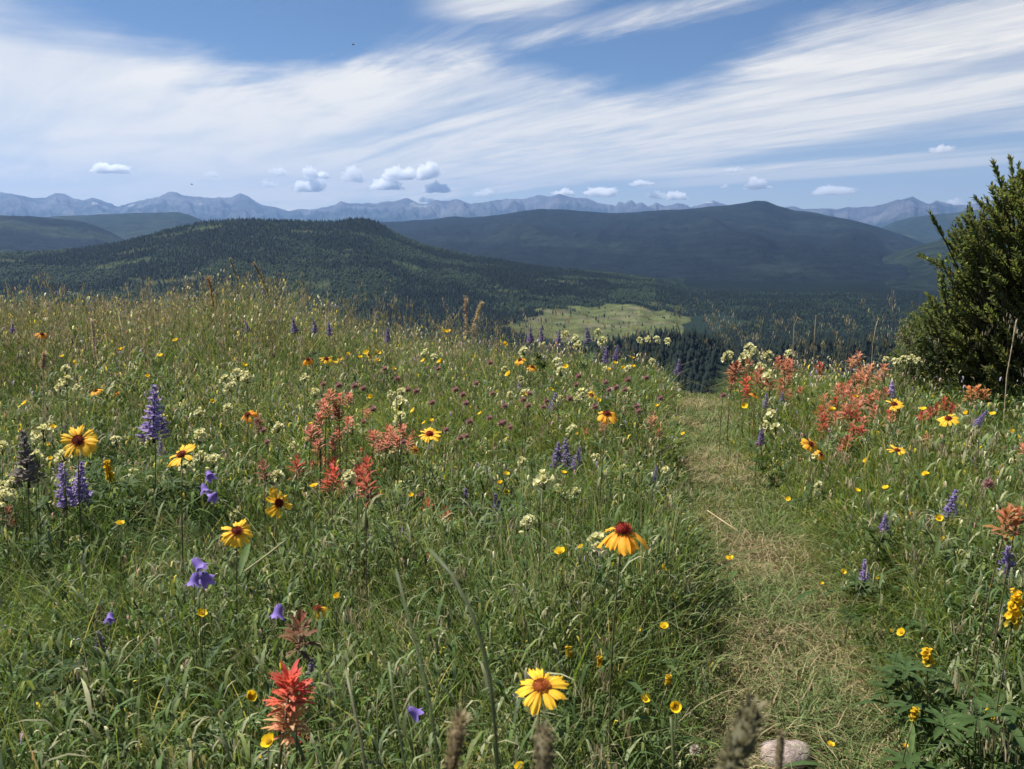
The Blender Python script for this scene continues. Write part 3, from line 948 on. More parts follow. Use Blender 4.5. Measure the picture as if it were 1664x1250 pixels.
def paint_head(col, seed, big=False):
    rnd = random.Random(seed)
    top, low = BCOL[col]
    b = MB()
    n = 50 if big else 26
    for k in range(n):
        f = k / (n - 1)                           # 0 low .. 1 top
        a = k * 2.39996 + rnd.uniform(-.3, .3)
        z = -0.42 + 0.62 * f + rnd.uniform(-.03, .03)
        up = math.radians(20 + 48 * f + rnd.uniform(-22, 20))
        L = (0.42 - 0.10 * abs(f - .45)) * rnd.uniform(.6, 1.3)
        Mx = T(0, 0, z) @ Rz(a) @ T(0.035, 0, 0) @ Ry(-up)
        cb = mixc((0.10, 0.09, 0.03), low, f); ct = mixc(low, top, min(1, .25 + f * 1.1))
        ct = tuple(c * rnd.uniform(.8, 1.15) for c in ct)
        b.leaf(Mx, L, 0.115 if not big else .085, mixc(cb, ct, .35), ct, -.22, .4, shape=[.35, .8, 1.0, .85, .25])
        if k % 2 == 0:                            # side lobes of the bract
            for sg in (-1, 1):
                b.leaf(Mx @ T(L * .35, 0, 0) @ Rz(sg * .5), L * .55, 0.05, ct, ct, -.2, .3, shape=[.6, 1, .2])
    return b.mesh('bracts', M_PETAL)


PHEAD = {c_: [paint_head(c_, i_ * 7 + 1) for i_ in range(3)] for c_ in BCOL}


def lupine_spike(seed, dim=1.0):
    rnd = random.Random(seed)
    b = MB()
    tiers = 24
    b.tube([(0, 0, -.55), (0, 0, .5)], [.018, .01], (0.07, 0.06, 0.05), 5)
    for i in range(tiers):
        f = i / (tiers - 1)
        z = -0.47 + 0.95 * f
        nf = 7 if f < .8 else 4
        size = (0.095 - 0.045 * f) * rnd.uniform(.75, 1.25)
        for k in range(nf):
            if rnd.random() < .22:
                continue
            a = k * 2 * PI / nf + i * .9 + rnd.uniform(-.25, .25)
            up = rnd.uniform(-.1, .35) + f * .7
            Mx = T(0, 0, z + rnd.uniform(-.04, .04)) @ Rz(a) @ T(rnd.uniform(.02, .09) * (1.2 - f), 0, 0) @ Ry(-up) @ Rx(rnd.uniform(-.6, .6))
            c1 = mixc((0.27, 0.20, 0.46), (0.50, 0.44, 0.66), rnd.random() ** 1.4)
            if dim < .4:
                c1 = (0.75, 0.68, 0.66)
            c1 = tuple(min(.9, c * dim) for c in c1)
            c2 = mixc(c1, (0.14, 0.09, 0.26), .4) if dim >= .4 else c1
            # keel and wings, then the standing banner
            b.leaf(Mx, size * 1.15, size * .62, c2, c1, .25, .8, shape=[.4, .9, 1, .4])
            b.leaf(Mx @ T(size * .35, 0, size * .05) @ Ry(-1.15), size * .75, size * .75, c1, mixc(c1, (.5, .45, .75), .25 if dim > .4 else 0), .1, .35, shape=[.6, 1, .8, .2])
    return b.mesh('flower_spike', M_PETAL)


LUP = {}


def lup_mesh(dim, s):
    k = (round(dim, 2), s)
    if k not in LUP:
        LUP[k] = lupine_spike(s * 3 + 1, dim)
    return LUP[k]


def five_petal(b, M, r_, cup, cb, ct, wide=.9, n=5):
    for k in range(n):
        b.leaf(M @ Rz(k * 2 * PI / n) @ T(.05 * r_, 0, 0) @ Ry(-cup), r_, r_ * wide, cb, ct, .12, .25, shape=[.35, .8, 1.0, .9, .45])


def cream_head(seed):
    rnd = random.Random(seed)
    b = MB()
    n = 12
    for k in range(n):
        f = (k + .5) / n
        a = k * 2.39996 + rnd.uniform(-.5, .5)
        el = math.radians(85 - 115 * f + rnd.uniform(-15, 15))
        d = Vector((math.cos(el) * math.cos(a), math.cos(el) * math.sin(a), math.sin(el)))
        q_ = rnd.uniform(.62, 1.15); pos = Vector((d.x * .36 * q_, d.y * .36 * q_, d.z * .40 * q_))
        b.tube([(0, 0, -.35), pos * .9], .018, (0.10, 0.12, 0.045), 4, False)
        Mx = T(*pos) @ d.to_track_quat('Z', 'Y').to_matrix().to_4x4()
        c = mixc((0.70, 0.68, 0.36), (0.80, 0.78, 0.52), rnd.random())
        five_petal(b, Mx, .23 * rnd.uniform(.7, 1.2), rnd.uniform(.35, .9), mixc(c, (.4, .42, .12), .5), c)
    return b.mesh('flower_head', M_PETAL)


CREAM = [cream_head(s_) for s_ in range(4)]


def butter_head(seed):
    rnd = random.Random(seed)
    b = MB()
    five_petal(b, T(0, 0, -.1), .5, rnd.uniform(.35, .75), (0.70, 0.42, 0.01), (0.86, 0.60, 0.015), 1.0)
    return b.mesh('blossom', M_PETAL)


def butter_eye():
    b = MB()
    for k in range(26):
        a = k * 2.4; r_ = .13 * math.sqrt(k / 26)
        b.tube([(r_ * math.cos(a), r_ * math.sin(a), -.08), (r_ * 1.5 * math.cos(a), r_ * 1.5 * math.sin(a), .1)], [.012, .03], (0.62, 0.42, 0.03), 4)
    return b.mesh('stamens', M_PETAL)


BUTT = [butter_head(s_) for s_ in range(4)]
EYE = butter_eye()


def golden_head(seed, dim=1.0):
    rnd = random.Random(seed)
    b = MB()
    n = 54
    for k in range(n):
        f = (k + .5) / n
        a = k * 2.39996 + rnd.uniform(-.5, .5)
        z = -.5 + f + rnd.uniform(-.05, .05)
        rad = .21 * (1 - .35 * f) * rnd.uniform(.6, 1.35)
        Mx = T(0, 0, z) @ Rz(a) @ T(rad * .7, 0, 0) @ Ry(-(.3 + f * .9)) @ Ry(PI / 2) @ T(0, 0, .02)
        c = mixc((0.62, 0.38, 0.015), (0.82, 0.56, 0.02), rnd.random())
        c = tuple(x * dim for x in c)
        if f < .25:
            c = mixc(c, (0.25, 0.25, 0.04), .5)
        five_petal(b, Mx, .13 * rnd.uniform(.6, 1.2), rnd.uniform(.2, .8), c, c)
    b.tube([(0, 0, -.55), (0, 0, .45)], [.05, .03], (0.12, 0.13, 0.03), 5)
    return b.mesh('flower_spike', M_PETAL)


GOLD = {1.0: golden_head(1), .75: golden_head(2, .75), .8: golden_head(3, .8)}


def clover_head(white):
    rnd = random.Random(9)
    b = MB()
    for k in range(70):
        f = (k + .5) / 70
        a = k * 2.39996
        el = math.asin(1 - 1.75 * f)
        d = Vector((math.cos(el) * math.cos(a), math.cos(el) * math.sin(a), math.sin(el)))
        Mx = d.to_track_quat('X', 'Z').to_matrix().to_4x4()
        c = mixc((0.40, 0.22, 0.23), (0.24, 0.11, 0.12), rnd.random()) if not white else mixc((.55, .5, .42), (.36, .28, .24), rnd.random())
        b.leaf(Mx, .5 * rnd.uniform(.85, 1.05), .12, mixc(c, (.12, .10, .05), .5), c, .15, .4, shape=[.3, .6, 1, .3])
    return b.mesh('flower_head', M_PETAL)


CLOV = {0: clover_head(0), 1: clover_head(1)}


def bell_mesh():
    b = MB()
    prof = [(0.05, .5), (.19, .42), (.27, .2), (.29, -.05), (.34, -.22)]
    n = 20
    vs = []; cs = []
    for i, (r_, z_) in enumerate(prof):
        for k in range(n):
            a = 2 * PI * k / n
            vs.append((r_ * math.cos(a), r_ * math.sin(a), z_))
            cs.append(mixc((0.19, 0.13, 0.40), (0.27, 0.19, 0.56), i / 5))
    for k in range(n):                            # five flared lobes
        a = 2 * PI * k / n
        lobe = .5 + .5 * math.cos(5 * a)
        vs.append(((.36 + .26 * lobe) * math.cos(a), (.36 + .26 * lobe) * math.sin(a), -.26 - .24 * lobe))
        cs.append((0.34, 0.25, 0.66))
    fs = [(i * n + k, i * n + (k + 1) % n, (i + 1) * n + (k + 1) % n, (i + 1) * n + k) for i in range(len(prof)) for k in range(n)]
    b.add(vs, fs, cs)
    return b.mesh('bell', M_PETAL)


def bell_cap():
    b = MB()
    for k in range(5):
        b.leaf(Rz(k * 2 * PI / 5) @ T(.03, 0, .5) @ Ry(.6), .28, .07, GREEN, GREEN, .1, .2)
    b.tube([(0, 0, .46), (0, 0, .56)], [.09, .05], GREEN, 6)
    return b.mesh('calyx', M_LEAF)


BELL = bell_mesh(); BCAP = bell_cap()
SCOL = dict(blanket_flower='brown', paintbrush='red', lupine='dark', harebell='green', cream_flower='green', buttercup='green', goldenrod='brown', clover='green')
LKIND = dict(blanket_flower='lance', paintbrush='narrow', lupine='palm', harebell='narrow', cream_flower='narrow', buttercup='lance', goldenrod='lance', clover='tri')
CAT = dict(blanket_flower='flower', paintbrush='paintbrush', lupine='lupine', harebell='harebell', cream_flower='cream flower', buttercup='buttercup', goldenrod='golden flower',
           clover='clover')

for i, d in enumerate(FL):
    rnd = random.Random(i * 13 + 5)
    kd = d['kind']; p = d['p']; sz = d['size']
    bz = g1(p[0], p[1])
    h = p[2] - bz
    lean = math.radians(d.get('lean', rnd.uniform(-9, 9)))
    root = thing(kd, d['lab'], CAT[kd], (p[0], p[1], bz), GROUP[kd])
    toc = math.atan2(-p[1], -p[0])                # towards the path walker
    # head frame: +Z is the head's axis
    if kd in ('blanket_flower', 'buttercup'):
        tilt = math.radians(d.get('tilt', rnd.uniform(10, 55)))
        yaw = math.radians(d.get('yaw', rnd.uniform(-60, 60)))
        face = -PI / 2 + yaw if kd == 'blanket_flower' else rnd.uniform(-PI, 0)
        Hm = T(0, 0, h) @ Rz(face) @ Ry(tilt) @ Rz(rnd.uniform(0, 1))
    elif kd == 'harebell':
        Hm = T(0, 0, h) @ Rz(rnd.uniform(0, 6)) @ Ry(rnd.choice((-1, 1)) * rnd.uniform(.4, 1.15))
    else:
        Hm = T(0, 0, h) @ Ry(lean) @ Rx(math.radians(rnd.uniform(-8, 8))) @ Rz(rnd.uniform(0, 6.28))
    sth = h
    sxy = 1.0
    if kd == 'blanket_flower':
        R2 = sz * 0.5 * (1.3 if d.get('key') == 'droop' else 1.04)
        Hs = Hm @ Sc(R2)
        o_ = min(2, int(d.get('orange', 0) * 2.4))
        link('flower_disc', DISC[d.get('disc', 'dark')], root, Hs @ Matrix.Diagonal((1, 1, 1.0, 1)))
        link('calyx', CALYX, root, Hs)
        n = 13 if 'few' not in d else d['few']
        if d['s'] < 20:
            n = 9
        for k in range(n):
            ph = 2 * PI * k / n + rnd.uniform(-.12, .12)
            if 'few' in d:
                ph = PI * .5 + (k - 2) * .62
            elif n > 9 and d['s'] < 60 and rnd.random() < .11:
                continue
            pit = math.radians(d.get('droop', -5) + rnd.uniform(-11, 11))
            if d.get('key') == 'droop':
                pit += math.radians(rnd.uniform(-12, 8))
            sc = rnd.uniform(.76, 1.08)
            link('petal', PET[(o_, rnd.randrange(3))], root, Hs @ Rz(ph) @ T(.19, 0, -.02) @ Ry(-pit) @ Rx(rnd.uniform(-.35, .35)) @ Matrix.Diagonal((sc * 1.02, sc * rnd.uniform(.68, 1.0), sc, 1)))
        sth = h - 0.12 * R2 * math.cos(d.get('tilt', 30) * PI / 180); sxy = 1.3
    elif kd == 'paintbrush':
        if d.get('big'):
            for (nm, cc, dz, s2) in (('upper_bracts', 'scarlet', 0.0, 1.0), ('lower_bracts', 'fade', -.56, .86)):
                link(nm, paint_head(cc, 91 if dz == 0 else 77, True), root, Hm @ T(0, 0, dz * sz) @ Matrix.Diagonal((sz * s2 * 1.1, sz * s2 * 1.1, sz * s2 * .84, 1)))
            sxy = 1.6
        else:
            link('bracts', PHEAD[d['col']][i % 3], root, Hm @ Sc(sz * 1.3))
            sxy = 1.1
    elif kd == 'lupine':
        link('flower_spike', lup_mesh(d.get('dim', 1.0), i % 3), root, Hm @ Matrix.Diagonal((sz * 1.75, sz * 1.75, sz * 1.05, 1)))
        sth = h - sz * .4; sxy = 1.2
    elif kd == 'harebell':
        link('bell', BELL, root, Hm @ Sc(sz * 1.0))
        link('calyx', BCAP, root, Hm @ Sc(sz * 1.0))
        sth = h + sz * .5; sxy = .55
    elif kd == 'cream_flower':
        link('flower_head', CREAM[i % 4], root, Hm @ Matrix.Diagonal((sz * 1.0, sz * 1.0, sz * 1.1, 1)))
        sth = h - sz * .2; sxy = .8
    elif kd == 'buttercup':
        link('blossom', BUTT[i % 4], root, Hm @ Sc(sz * 1.05))
        if d['s'] > 12:
            link('stamens', EYE, root, Hm @ Sc(sz * 1.05))
        sxy = .6
    elif kd == 'goldenrod':
        wd = .75 if d['s'] > 30 else 1.3
        link('flower_spike', GOLD[d.get('dim', 1.0)], root, Hm @ Matrix.Diagonal((sz * wd, sz * wd, sz * .95, 1)))
        sth = h - sz * .4
    elif kd == 'clover':
        link('flower_head', CLOV[d.get('white', 0)], root, Hm @ Sc(sz))
        sxy = .7
    st = STEM[SCOL[kd] if d.get('col') != 'coral' else 'green']
    link('stem', st[i % 4], root, Rz(rnd.uniform(0, 6.28) * 0) @ Matrix.Diagonal((sxy, sxy, sth, 1)))
    if d['t'] < 5.5:
        lk = LEAF[LKIND[kd]]
        nl = dict(lupine=5, paintbrush=4, clover=2).get(kd, 2 if d['s'] < 30 else 4)
        for k in range(nl):
            zz = sth * rnd.uniform(.25, .8)
            link('leaf', lk[rnd.randrange(len(lk))], root, T(0, 0, zz) @ Rz(rnd.uniform(0, 6.28)) @ Ry(-rnd.uniform(.1, .9)) @ Sc(rnd.uniform(.7, 1.2)))

# ------------------------------------------------------------------ grasses
HEADS = np.array([[d['p'][0], d['p'][1], d['p'][2], d['size'], d['t'], d['s']] for d in FL if d['s'] >= 10])


def clear_sight(x, y, zg, h, prob=0.6, spread=0.5):
    """keep blades from growing right across a flower: blades in front of a head stay lower than the line of sight to it"""
    h = h.copy()
    rb = np.hypot(x, y); ab = np.arctan2(x, y)
    luck0 = rng.random(len(x))
    for (hx, hy, hz, s, t, s_px) in HEADS:
        rh = math.hypot(hx, hy); ah = math.atan2(hx, hy)
        luck = luck0 < (prob if s_px < 40 else .95)
        wdt = (s * spread + 0.012) / rh
        m = (np.abs(ab - ah) < wdt) & (rb < rh + 0.02) & (rb > rh - 0.7) & luck
        if not m.any():
            continue
        zl = CAMZ + (hz - s * 0.55 - CAMZ) * (rb[m] / rh)
        h[m] = np.minimum(h[m], np.maximum(zl - zg[m], 0.03))
    return h


def ribbons(x, y, z, h, w, yaw, lean_a, lean, curl, col_b, col_t, nseg):
    n = len(x)
    t = np.linspace(0, 1, nseg + 1)
    ld = np.stack([np.cos(lean_a), np.sin(lean_a)], -1)
    out = lean[:, None] * t + curl[:, None] * t * t
    up = t[None, :] * np.sqrt(np.clip(1 - 0.55 * out ** 2, 0.12, 1))
    cx = x[:, None] + ld[:, 0:1] * out * h[:, None]
    cy = y[:, None] + ld[:, 1:2] * out * h[:, None]
    cz = z[:, None] + up * h[:, None] - 0.01 * (t[None, :] == 0)
    sx = np.cos(yaw)[:, None]; sy = np.sin(yaw)[:, None]
    ww = 0.5 * w[:, None] * np.clip(1.05 - t ** 2, 0.05, 1)[None, :] * np.clip(.55 + 1.2 * t, 0, 1)[None, :]
    Lp = np.stack([cx - sx * ww, cy - sy * ww, cz], -1)[:, :-1]
    Rp = np.stack([cx + sx * ww, cy + sy * ww, cz], -1)[:, :-1]
    tip = np.stack([cx, cy, cz], -1)[:, -1:]
    v = np.concatenate([np.stack([Lp, Rp], 2).reshape(n, 2 * nseg, 3), tip], 1)
    tt = np.concatenate([np.repeat(t[:-1], 2), [1.0]])[None, :, None]
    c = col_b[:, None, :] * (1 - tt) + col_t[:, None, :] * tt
    nv = 2 * nseg + 1
    b = np.arange(n)[:, None] * nv
    q = np.concatenate([b + np.array([2 * k, 2 * k + 1, 2 * k + 3, 2 * k + 2]) for k in range(nseg - 1)], 0) if nseg > 1 else np.zeros((0, 4), int)
    tr = b + np.array([2 * nseg - 2, 2 * nseg - 1, 2 * nseg])
    return v.reshape(-1, 3), q, tr, c.reshape(-1, 3)


def sector(n, r0, r1, a0=-44, a1=44, pw=2.0):
    az = np.radians(a0 + (a1 - a0) * rng.random(n))
    r = (r0 ** pw + (r1 ** pw - r0 ** pw) * rng.random(n)) ** (1 / pw)
    return r * np.sin(az), r * np.cos(az), r, az


def join(parts, name, m):
    V = []; Q = []; TR = []; Cc = []; off = 0
    for v, q, t, c in parts:
        V.append(v); Cc.append(c); Q.append(q + off); TR.append(t + off); off += len(v)
    return mesh_np(name, np.concatenate(V), [np.concatenate(Q), np.concatenate(TR)], np.concatenate(Cc), m)


G_A = np.array([0.094, 0.148, 0.040]); G_B = np.array([0.168, 0.222, 0.068]); G_C = np.array([0.056, 0.104, 0.035])
G_TAN = np.array([0.37, 0.32, 0.19]); G_PINK = np.array([0.30, 0.235, 0.17]); G_YEL = np.array([0.24, 0.225, 0.075])


def grass_height(x, y):
    r = np.hypot(x, y); az = np.degrees(np.arctan2(x, y))
    pd = path_d(x, y)
    n = fbm(x * 1.3, y * 1.3, 101, 3)
    hgt = 0.20 + 0.22 * n + 0.05 * np.clip((r - 3) / 4, 0, 1)
    hgt = hgt + 0.12 * np.clip(-az / 20, 0, 1) * np.clip((r - 4) / 3, 0, 1)
    hgt = hgt + (0.26 * np.exp(-((az + 16.5) / 4.2) ** 2) + 0.10 * np.exp(-((az + 27) / 4) ** 2)) * np.clip((r - 5.2) / 1.2, 0, 1)
    hgt = hgt * np.clip(0.20 + 0.55 * np.clip(pd, 0, 3), 0.2, 1)
    hgt = hgt * np.where((x > 0.6), 0.80, 1.0)
    return hgt


STONE0, _t = at(1275, 1218, .03)


def grass_batch(n, r0, r1, nseg, wmul):
    x, y, r, az = sector(n, r0, r1)
    pd = path_d(x, y) + 1.5 * (fbm(x * 5, y * 5, 8, 3) - 0.5)
    rc = np.interp(az, RC_AZ, RC_R)
    clump = fbm(x * 5, y * 5, 61, 3)
    keep = ((pd > -0.30) | (rng.random(n) < .6 * (fbm(x * 6, y * 6, 19, 3) > .52))) & (r < rc + 2.4) & (rng.random(n) < 0.45 + 0.9 * clump)
    keep &= np.hypot((x - STONE0[0]) / .09, (y - STONE0[1] + .05) / .12) > 1
    x, y, r, az, pd, clump = (v[keep] for v in (x, y, r, az, pd, clump))
    n = len(x)
    z = ground(x, y)
    h = grass_height(x, y) * (0.35 + 0.95 * rng.random(n) ** 1.2) * (0.7 + 0.6 * clump)
    h = clear_sight(x, y, z, h)
    w = (0.0022 + 0.0030 * rng.random(n) ** 2) * wmul * np.where(rng.random(n) < .07, 1.8, 1.0)
    la = 2 * PI * rng.random(n)
    wind = fbm(x * 0.9, y * 0.9, 55, 2) * 6
    la = np.where(rng.random(n) < 0.5, wind, la)
    lean = 0.12 + 0.8 * rng.random(n) ** 2; curl = 0.95 * rng.random(n) ** 1.2
    hue = fbm(x * 0.7, y * 0.7, 71, 3)
    u = rng.random((n, 1))
    c = G_A + (G_B - G_A) * u
    c = c + (G_C - c) * np.clip((0.55 - hue)[:, None] * 4, 0, .8)
    dry = rng.random(n) < np.clip(0.08 + 0.09 * (hue > .55) + 0.14 * np.clip((r - 4) / 3, 0, 1) * (az < 0.1), 0, 1)
    k = rng.random((n, 1))
    cd = G_TAN * k + G_YEL * (1 - k)
    c = np.where(dry[:, None], cd, c)
    c = c * (0.75 + 0.5 * rng.random((n, 1)))
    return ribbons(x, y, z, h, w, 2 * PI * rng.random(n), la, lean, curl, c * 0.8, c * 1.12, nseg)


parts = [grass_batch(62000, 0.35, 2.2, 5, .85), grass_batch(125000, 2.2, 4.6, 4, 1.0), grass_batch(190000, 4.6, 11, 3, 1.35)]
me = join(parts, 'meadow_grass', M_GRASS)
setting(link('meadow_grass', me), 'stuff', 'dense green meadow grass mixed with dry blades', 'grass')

# trodden grass and straw on the path
n = 36000
tt = 1.0 + rng.random(n) * (len(PATH) - 2)
cx = np.interp(tt, np.arange(len(PATH)), PATH[:, 0]); cy = np.interp(tt, np.arange(len(PATH)), PATH[:, 1]); cw = np.interp(tt, np.arange(len(PATH)), PATH[:, 2])
x = cx + (rng.random(n) * 2 - 1) * cw * 1.6; y = cy + rng.normal(0, 0.05, n)
r = np.hypot(x, y)
bare = np.clip((fbm(x * 6, y * 6, 201, 3) - 0.47) * 6, 0, 1)
keep = rng.random(n) > bare * 0.75 * np.clip(1.2 - np.abs(path_d(x, y) + 1), 0, 1)
STONE, _t = at(1275, 1218, .03)
keep &= np.hypot((x - STONE[0]) / .085, (y - STONE[1] + .035) / .095) > 1
x, y, r = x[keep], y[keep], r[keep]; n = len(x)
flat = rng.random(n) < .5
h = np.where(flat, 0.03 + 0.06 * rng.random(n) ** 1.5, 0.02 + 0.06 * rng.random(n))
lean = np.where(flat, 1.2 + .5 * rng.random(n), .2 + .8 * rng.random(n)); curl = .4 * rng.random(n)
w = (0.0016 + 0.0016 * rng.random(n)) * (1 + 0.12 * r)
k = rng.random((n, 1))
strawy = fbm(x * 3.0, y * 3.0, 210, 3)
cg = np.array([0.09, 0.14, 0.044]) * k + np.array([0.16, 0.20, 0.070]) * (1 - k)
cs = np.array([0.32, 0.27, 0.14]) * k + np.array([0.24, 0.185, 0.11]) * (1 - k)
is_s = rng.random(n) < np.clip(0.36 + (strawy - .47) * 2.8 + 0.16 * flat, .10, .85)
c = np.where(is_s[:, None], cs, cg) * (0.75 + .5 * rng.random((n, 1)))
z = ground(x, y) + 0.006 + 0.012 * rng.random(n) * flat
v = ribbons(x, y, z, h, w, 2 * PI * rng.random(n), 2 * PI * rng.random(n), lean, curl, c, c * 1.1, 3)
me = join([v], 'trodden_grass', M_STRAW)
setting(link('trodden_grass', me), 'stuff', 'short flattened grass and straw covering the trodden path', 'grass')


# tall seeding grasses: a thin stem and a loose panicle
def seed_grass(n, r0, r1, hmin, hmax, sel, wmul, nsp=14, a0=-40, a1=40):
    x, y, r, az = sector(n, r0, r1, a0, a1)
    rc = np.interp(az, RC_AZ, RC_R)
    keep = sel(x, y, r, np.degrees(az)) & (r < rc + 1.6) & (path_d(x, y) > 0.25)
    x, y, r, az = x[keep], y[keep], r[keep], az[keep]
    n = len(x)
    z = ground(x, y)
    h = hmin + (hmax - hmin) * rng.random(n) ** 1.3
    h = clear_sight(x, y, z, h, 1.0, 0.7)
    ok = h > hmin * 0.6
    x, y, r, z, h = x[ok], y[ok], r[ok], z[ok], h[ok]; n = len(x)
    la = np.where(rng.random(n) < .6, fbm(x * .5, y * .5, 88, 2) * 5, 2 * PI * rng.random(n))
    lean = .05 + .25 * rng.random(n); curl = .28 * rng.random(n)
    k = rng.random((n, 1))
    head = np.where(rng.random((n, 1)) < .45, G_PINK * k + G_TAN * (1 - k), np.array([0.17, 0.165, 0.07]) * k + G_TAN * (1 - k))
    stemc = np.array([0.10, 0.105, 0.04]) * k + np.array([0.16, 0.13, 0.06]) * (1 - k)
    w = np.full(n, 0.0016) * wmul
    P = [ribbons(x, y, z, h, w, 2 * PI * rng.random(n), la, lean, curl, stemc, head * .9, 4)]
    # spikelets along the top of the stem
    f = 1 - (0.08 + 0.20 * rng.random((n, 1))) * rng.random((n, nsp))
    out = lean[:, None] * f + curl[:, None] * f * f
    up = f * np.sqrt(np.clip(1 - .55 * out ** 2, .12, 1))
    ld = np.stack([np.cos(la), np.sin(la)], -1)
    side = rng.normal(0, 1, (n, nsp, 2)) * (0.010 + 0.02 * (1 - f)[..., None]) * (0.4 + 1.1 * rng.random((n, 1, 1)))
    sx = (x[:, None] + ld[:, 0:1] * out * h[:, None] + side[..., 0]).ravel()
    sy = (y[:, None] + ld[:, 1:2] * out * h[:, None] + side[..., 1]).ravel()
    sz = (z[:, None] + up * h[:, None]).ravel()
    m = len(sx)
    hc = np.repeat(head, nsp, 0) * (0.7 + .6 * rng.random((m, 1)))
    P.append(ribbons(sx, sy, sz, 0.010 + 0.009 * rng.random(m), (0.0022 + 0.002 * rng.random(m)) * wmul, 2 * PI * rng.random(m), 2 * PI * rng.random(m),
                     .2 + .5 * rng.random(m), .2 * rng.random(m), hc, hc, 2))
    return P


P = []
P += seed_grass(5200, 4.6, 10.0, .34, .62, lambda x, y, r, a: (rng.random(len(x)) < np.clip(.15 + (-a) / 26 + .7 * (fbm(x * .8, y * .8, 300, 3) - .4), .04, 1)), 1.5, 14)
P += seed_grass(1500, 2.2, 5.0, .26, .46, lambda x, y, r, a: (rng.random(len(x)) < .55), 1.1, 14)
P += seed_grass(300, .9, 2.2, .25, .42, lambda x, y, r, a: (rng.random(len(x)) < .6), .9, 18)
P += seed_grass(420, 5.2, 8, .5, .74, lambda x, y, r, a: (fbm(x * .9, y * .9, 320, 2) > .5), 1.4, 18, -34, 32)
P += seed_grass(1500, 5.6, 8.6, .52, .86, lambda x, y, r, a: (rng.random(len(x)) < np.exp(-((a + 16.5) / 3.6) ** 2) + .12 * (a < -8)), 1.5, 16, -34, -6)
P += seed_grass(900, 5.6, 9.2, .45, .70, lambda x, y, r, a: (a < -20), 1.5, 16, -34, -18)
P += seed_grass(100, 5.4, 7.4, .5, .85, lambda x, y, r, a: (a > 14), 1.3, 10, 14, 30)
me = join(P, 'seeding_grass', M_STRAW)
setting(link('seeding_grass', me), 'stuff', 'tall tan and pinkish seeding grasses standing above the meadow', 'grass')


# low leafy herbs between the blades
def leaf_bits(n, r0, r1, smin, smax, wr, cols, hfrac=(0.15, .85)):
    x, y, r, az = sector(n, r0, r1)
    rc = np.interp(az, RC_AZ, RC_R)
    cl = fbm(x * 3.3, y * 3.3, 401, 3)
    keep = (path_d(x, y) > .12) & (r < rc + 1.6) & (rng.random(n) < np.clip((cl - .32) * 3.2, 0.05, 1))
    x, y, r = x[keep], y[keep], r[keep]; n = len(x)
    zg = ground(x, y)
    hb = grass_height(x, y) * (hfrac[0] + (hfrac[1] - hfrac[0]) * rng.random(n))
    hb = clear_sight(x, y, zg, hb, 1.0, .6)
    z = zg + hb
    s = (smin + (smax - smin) * rng.random(n)) * (1 + .06 * r)
    i = rng.integers(0, len(cols), n)
    c = np.array(cols)[i] * (0.7 + .6 * rng.random((n, 1)))
    yaw = 2 * PI * rng.random(n)
    la = yaw + PI / 2
    return ribbons(x, y, z, s, s * wr, yaw, la, .5 + .9 * rng.random(n), .5 * rng.random(n), c * .85, c * 1.1, 3)


LG = [(0.07, 0.11, 0.032), (0.105, 0.15, 0.045), (0.145, 0.18, 0.055), (0.095, 0.135, 0.065), (0.17, 0.205, 0.10), (0.09, 0.145, 0.04), (0.075, 0.13, 0.04), (0.26, 0.26, 0.15)]
P = [leaf_bits(20000, .5, 3.0, .018, .052, .15, LG, (.3, 1.0)), leaf_bits(44000, .4, 2.4, .008, .030, .22, LG, (.2, 1.0)), leaf_bits(62000, 2.4, 5, .010, .038, .28, LG, (.2, 1.0)), leaf_bits(66000, 5, 10, .014, .03, .34, LG)]
# flecks of seed, husk and fallen petal
FK = [(0.5, 0.45, 0.27), (0.6, 0.58, 0.40), (0.60, 0.58, 0.36), (0.34, 0.25, 0.16), (0.62, 0.50, 0.07), (0.30, 0.25, 0.34), (0.40, 0.24, 0.21)]
P += [leaf_bits(3400, .6, 2.6, .005, .010, .5, FK, (.4, 1.05)), leaf_bits(10500, 2.6, 5, .007, .013, .55, FK, (.6, 1.1)), leaf_bits(17000, 5, 9.5, .008, .014, .6, FK, (.7, 1.2))]
me = join(P, 'leafy_undergrowth', M_LEAF)
setting(link('leafy_undergrowth', me), 'stuff', 'small leafy herbs and pale flecks filling the meadow between the grasses', 'undergrowth')

# ------------------------------------------------------------------ leafy plants with their own shape
def herb(px, py, h, n, L, wd, col, label):
    p, t = at(px, py, h * .6)
    bz = g1(p[0], p[1])
    root = thing('leafy_plant', label, 'plant', (p[0], p[1], bz), 'leafy plants among the grass')
    rnd = random.Random(px)
    for k in range(n):
        a = rnd.uniform(0, 6.28)
        q = h * rnd.uniform(.35, 1.0)
        x1, y1 = math.cos(a) * h * rnd.uniform(.15, .55), math.sin(a) * h * rnd.uniform(.15, .55)
        b = MB(); b.tube([(0, 0, 0), (x1 * .35, y1 * .35, q * .6), (x1, y1, q)], [.0016, .0013, .0009], mixc(col, DKG, .3), 4)
        s = link('stalk', b.mesh('stalk', M_STEM), root)
        b = MB()
        for j in range(8):
            b.leaf(T(x1, y1, q) @ Rz(j * 2 * PI / 8 + k) @ Ry(-.3 + rnd.uniform(-.25, .25)), L * rnd.uniform(.8, 1.1), wd, mixc(col, DKG, .4), col, -.25, .45)
        link('leaf', b.mesh('leaf', M_LEAF), root)


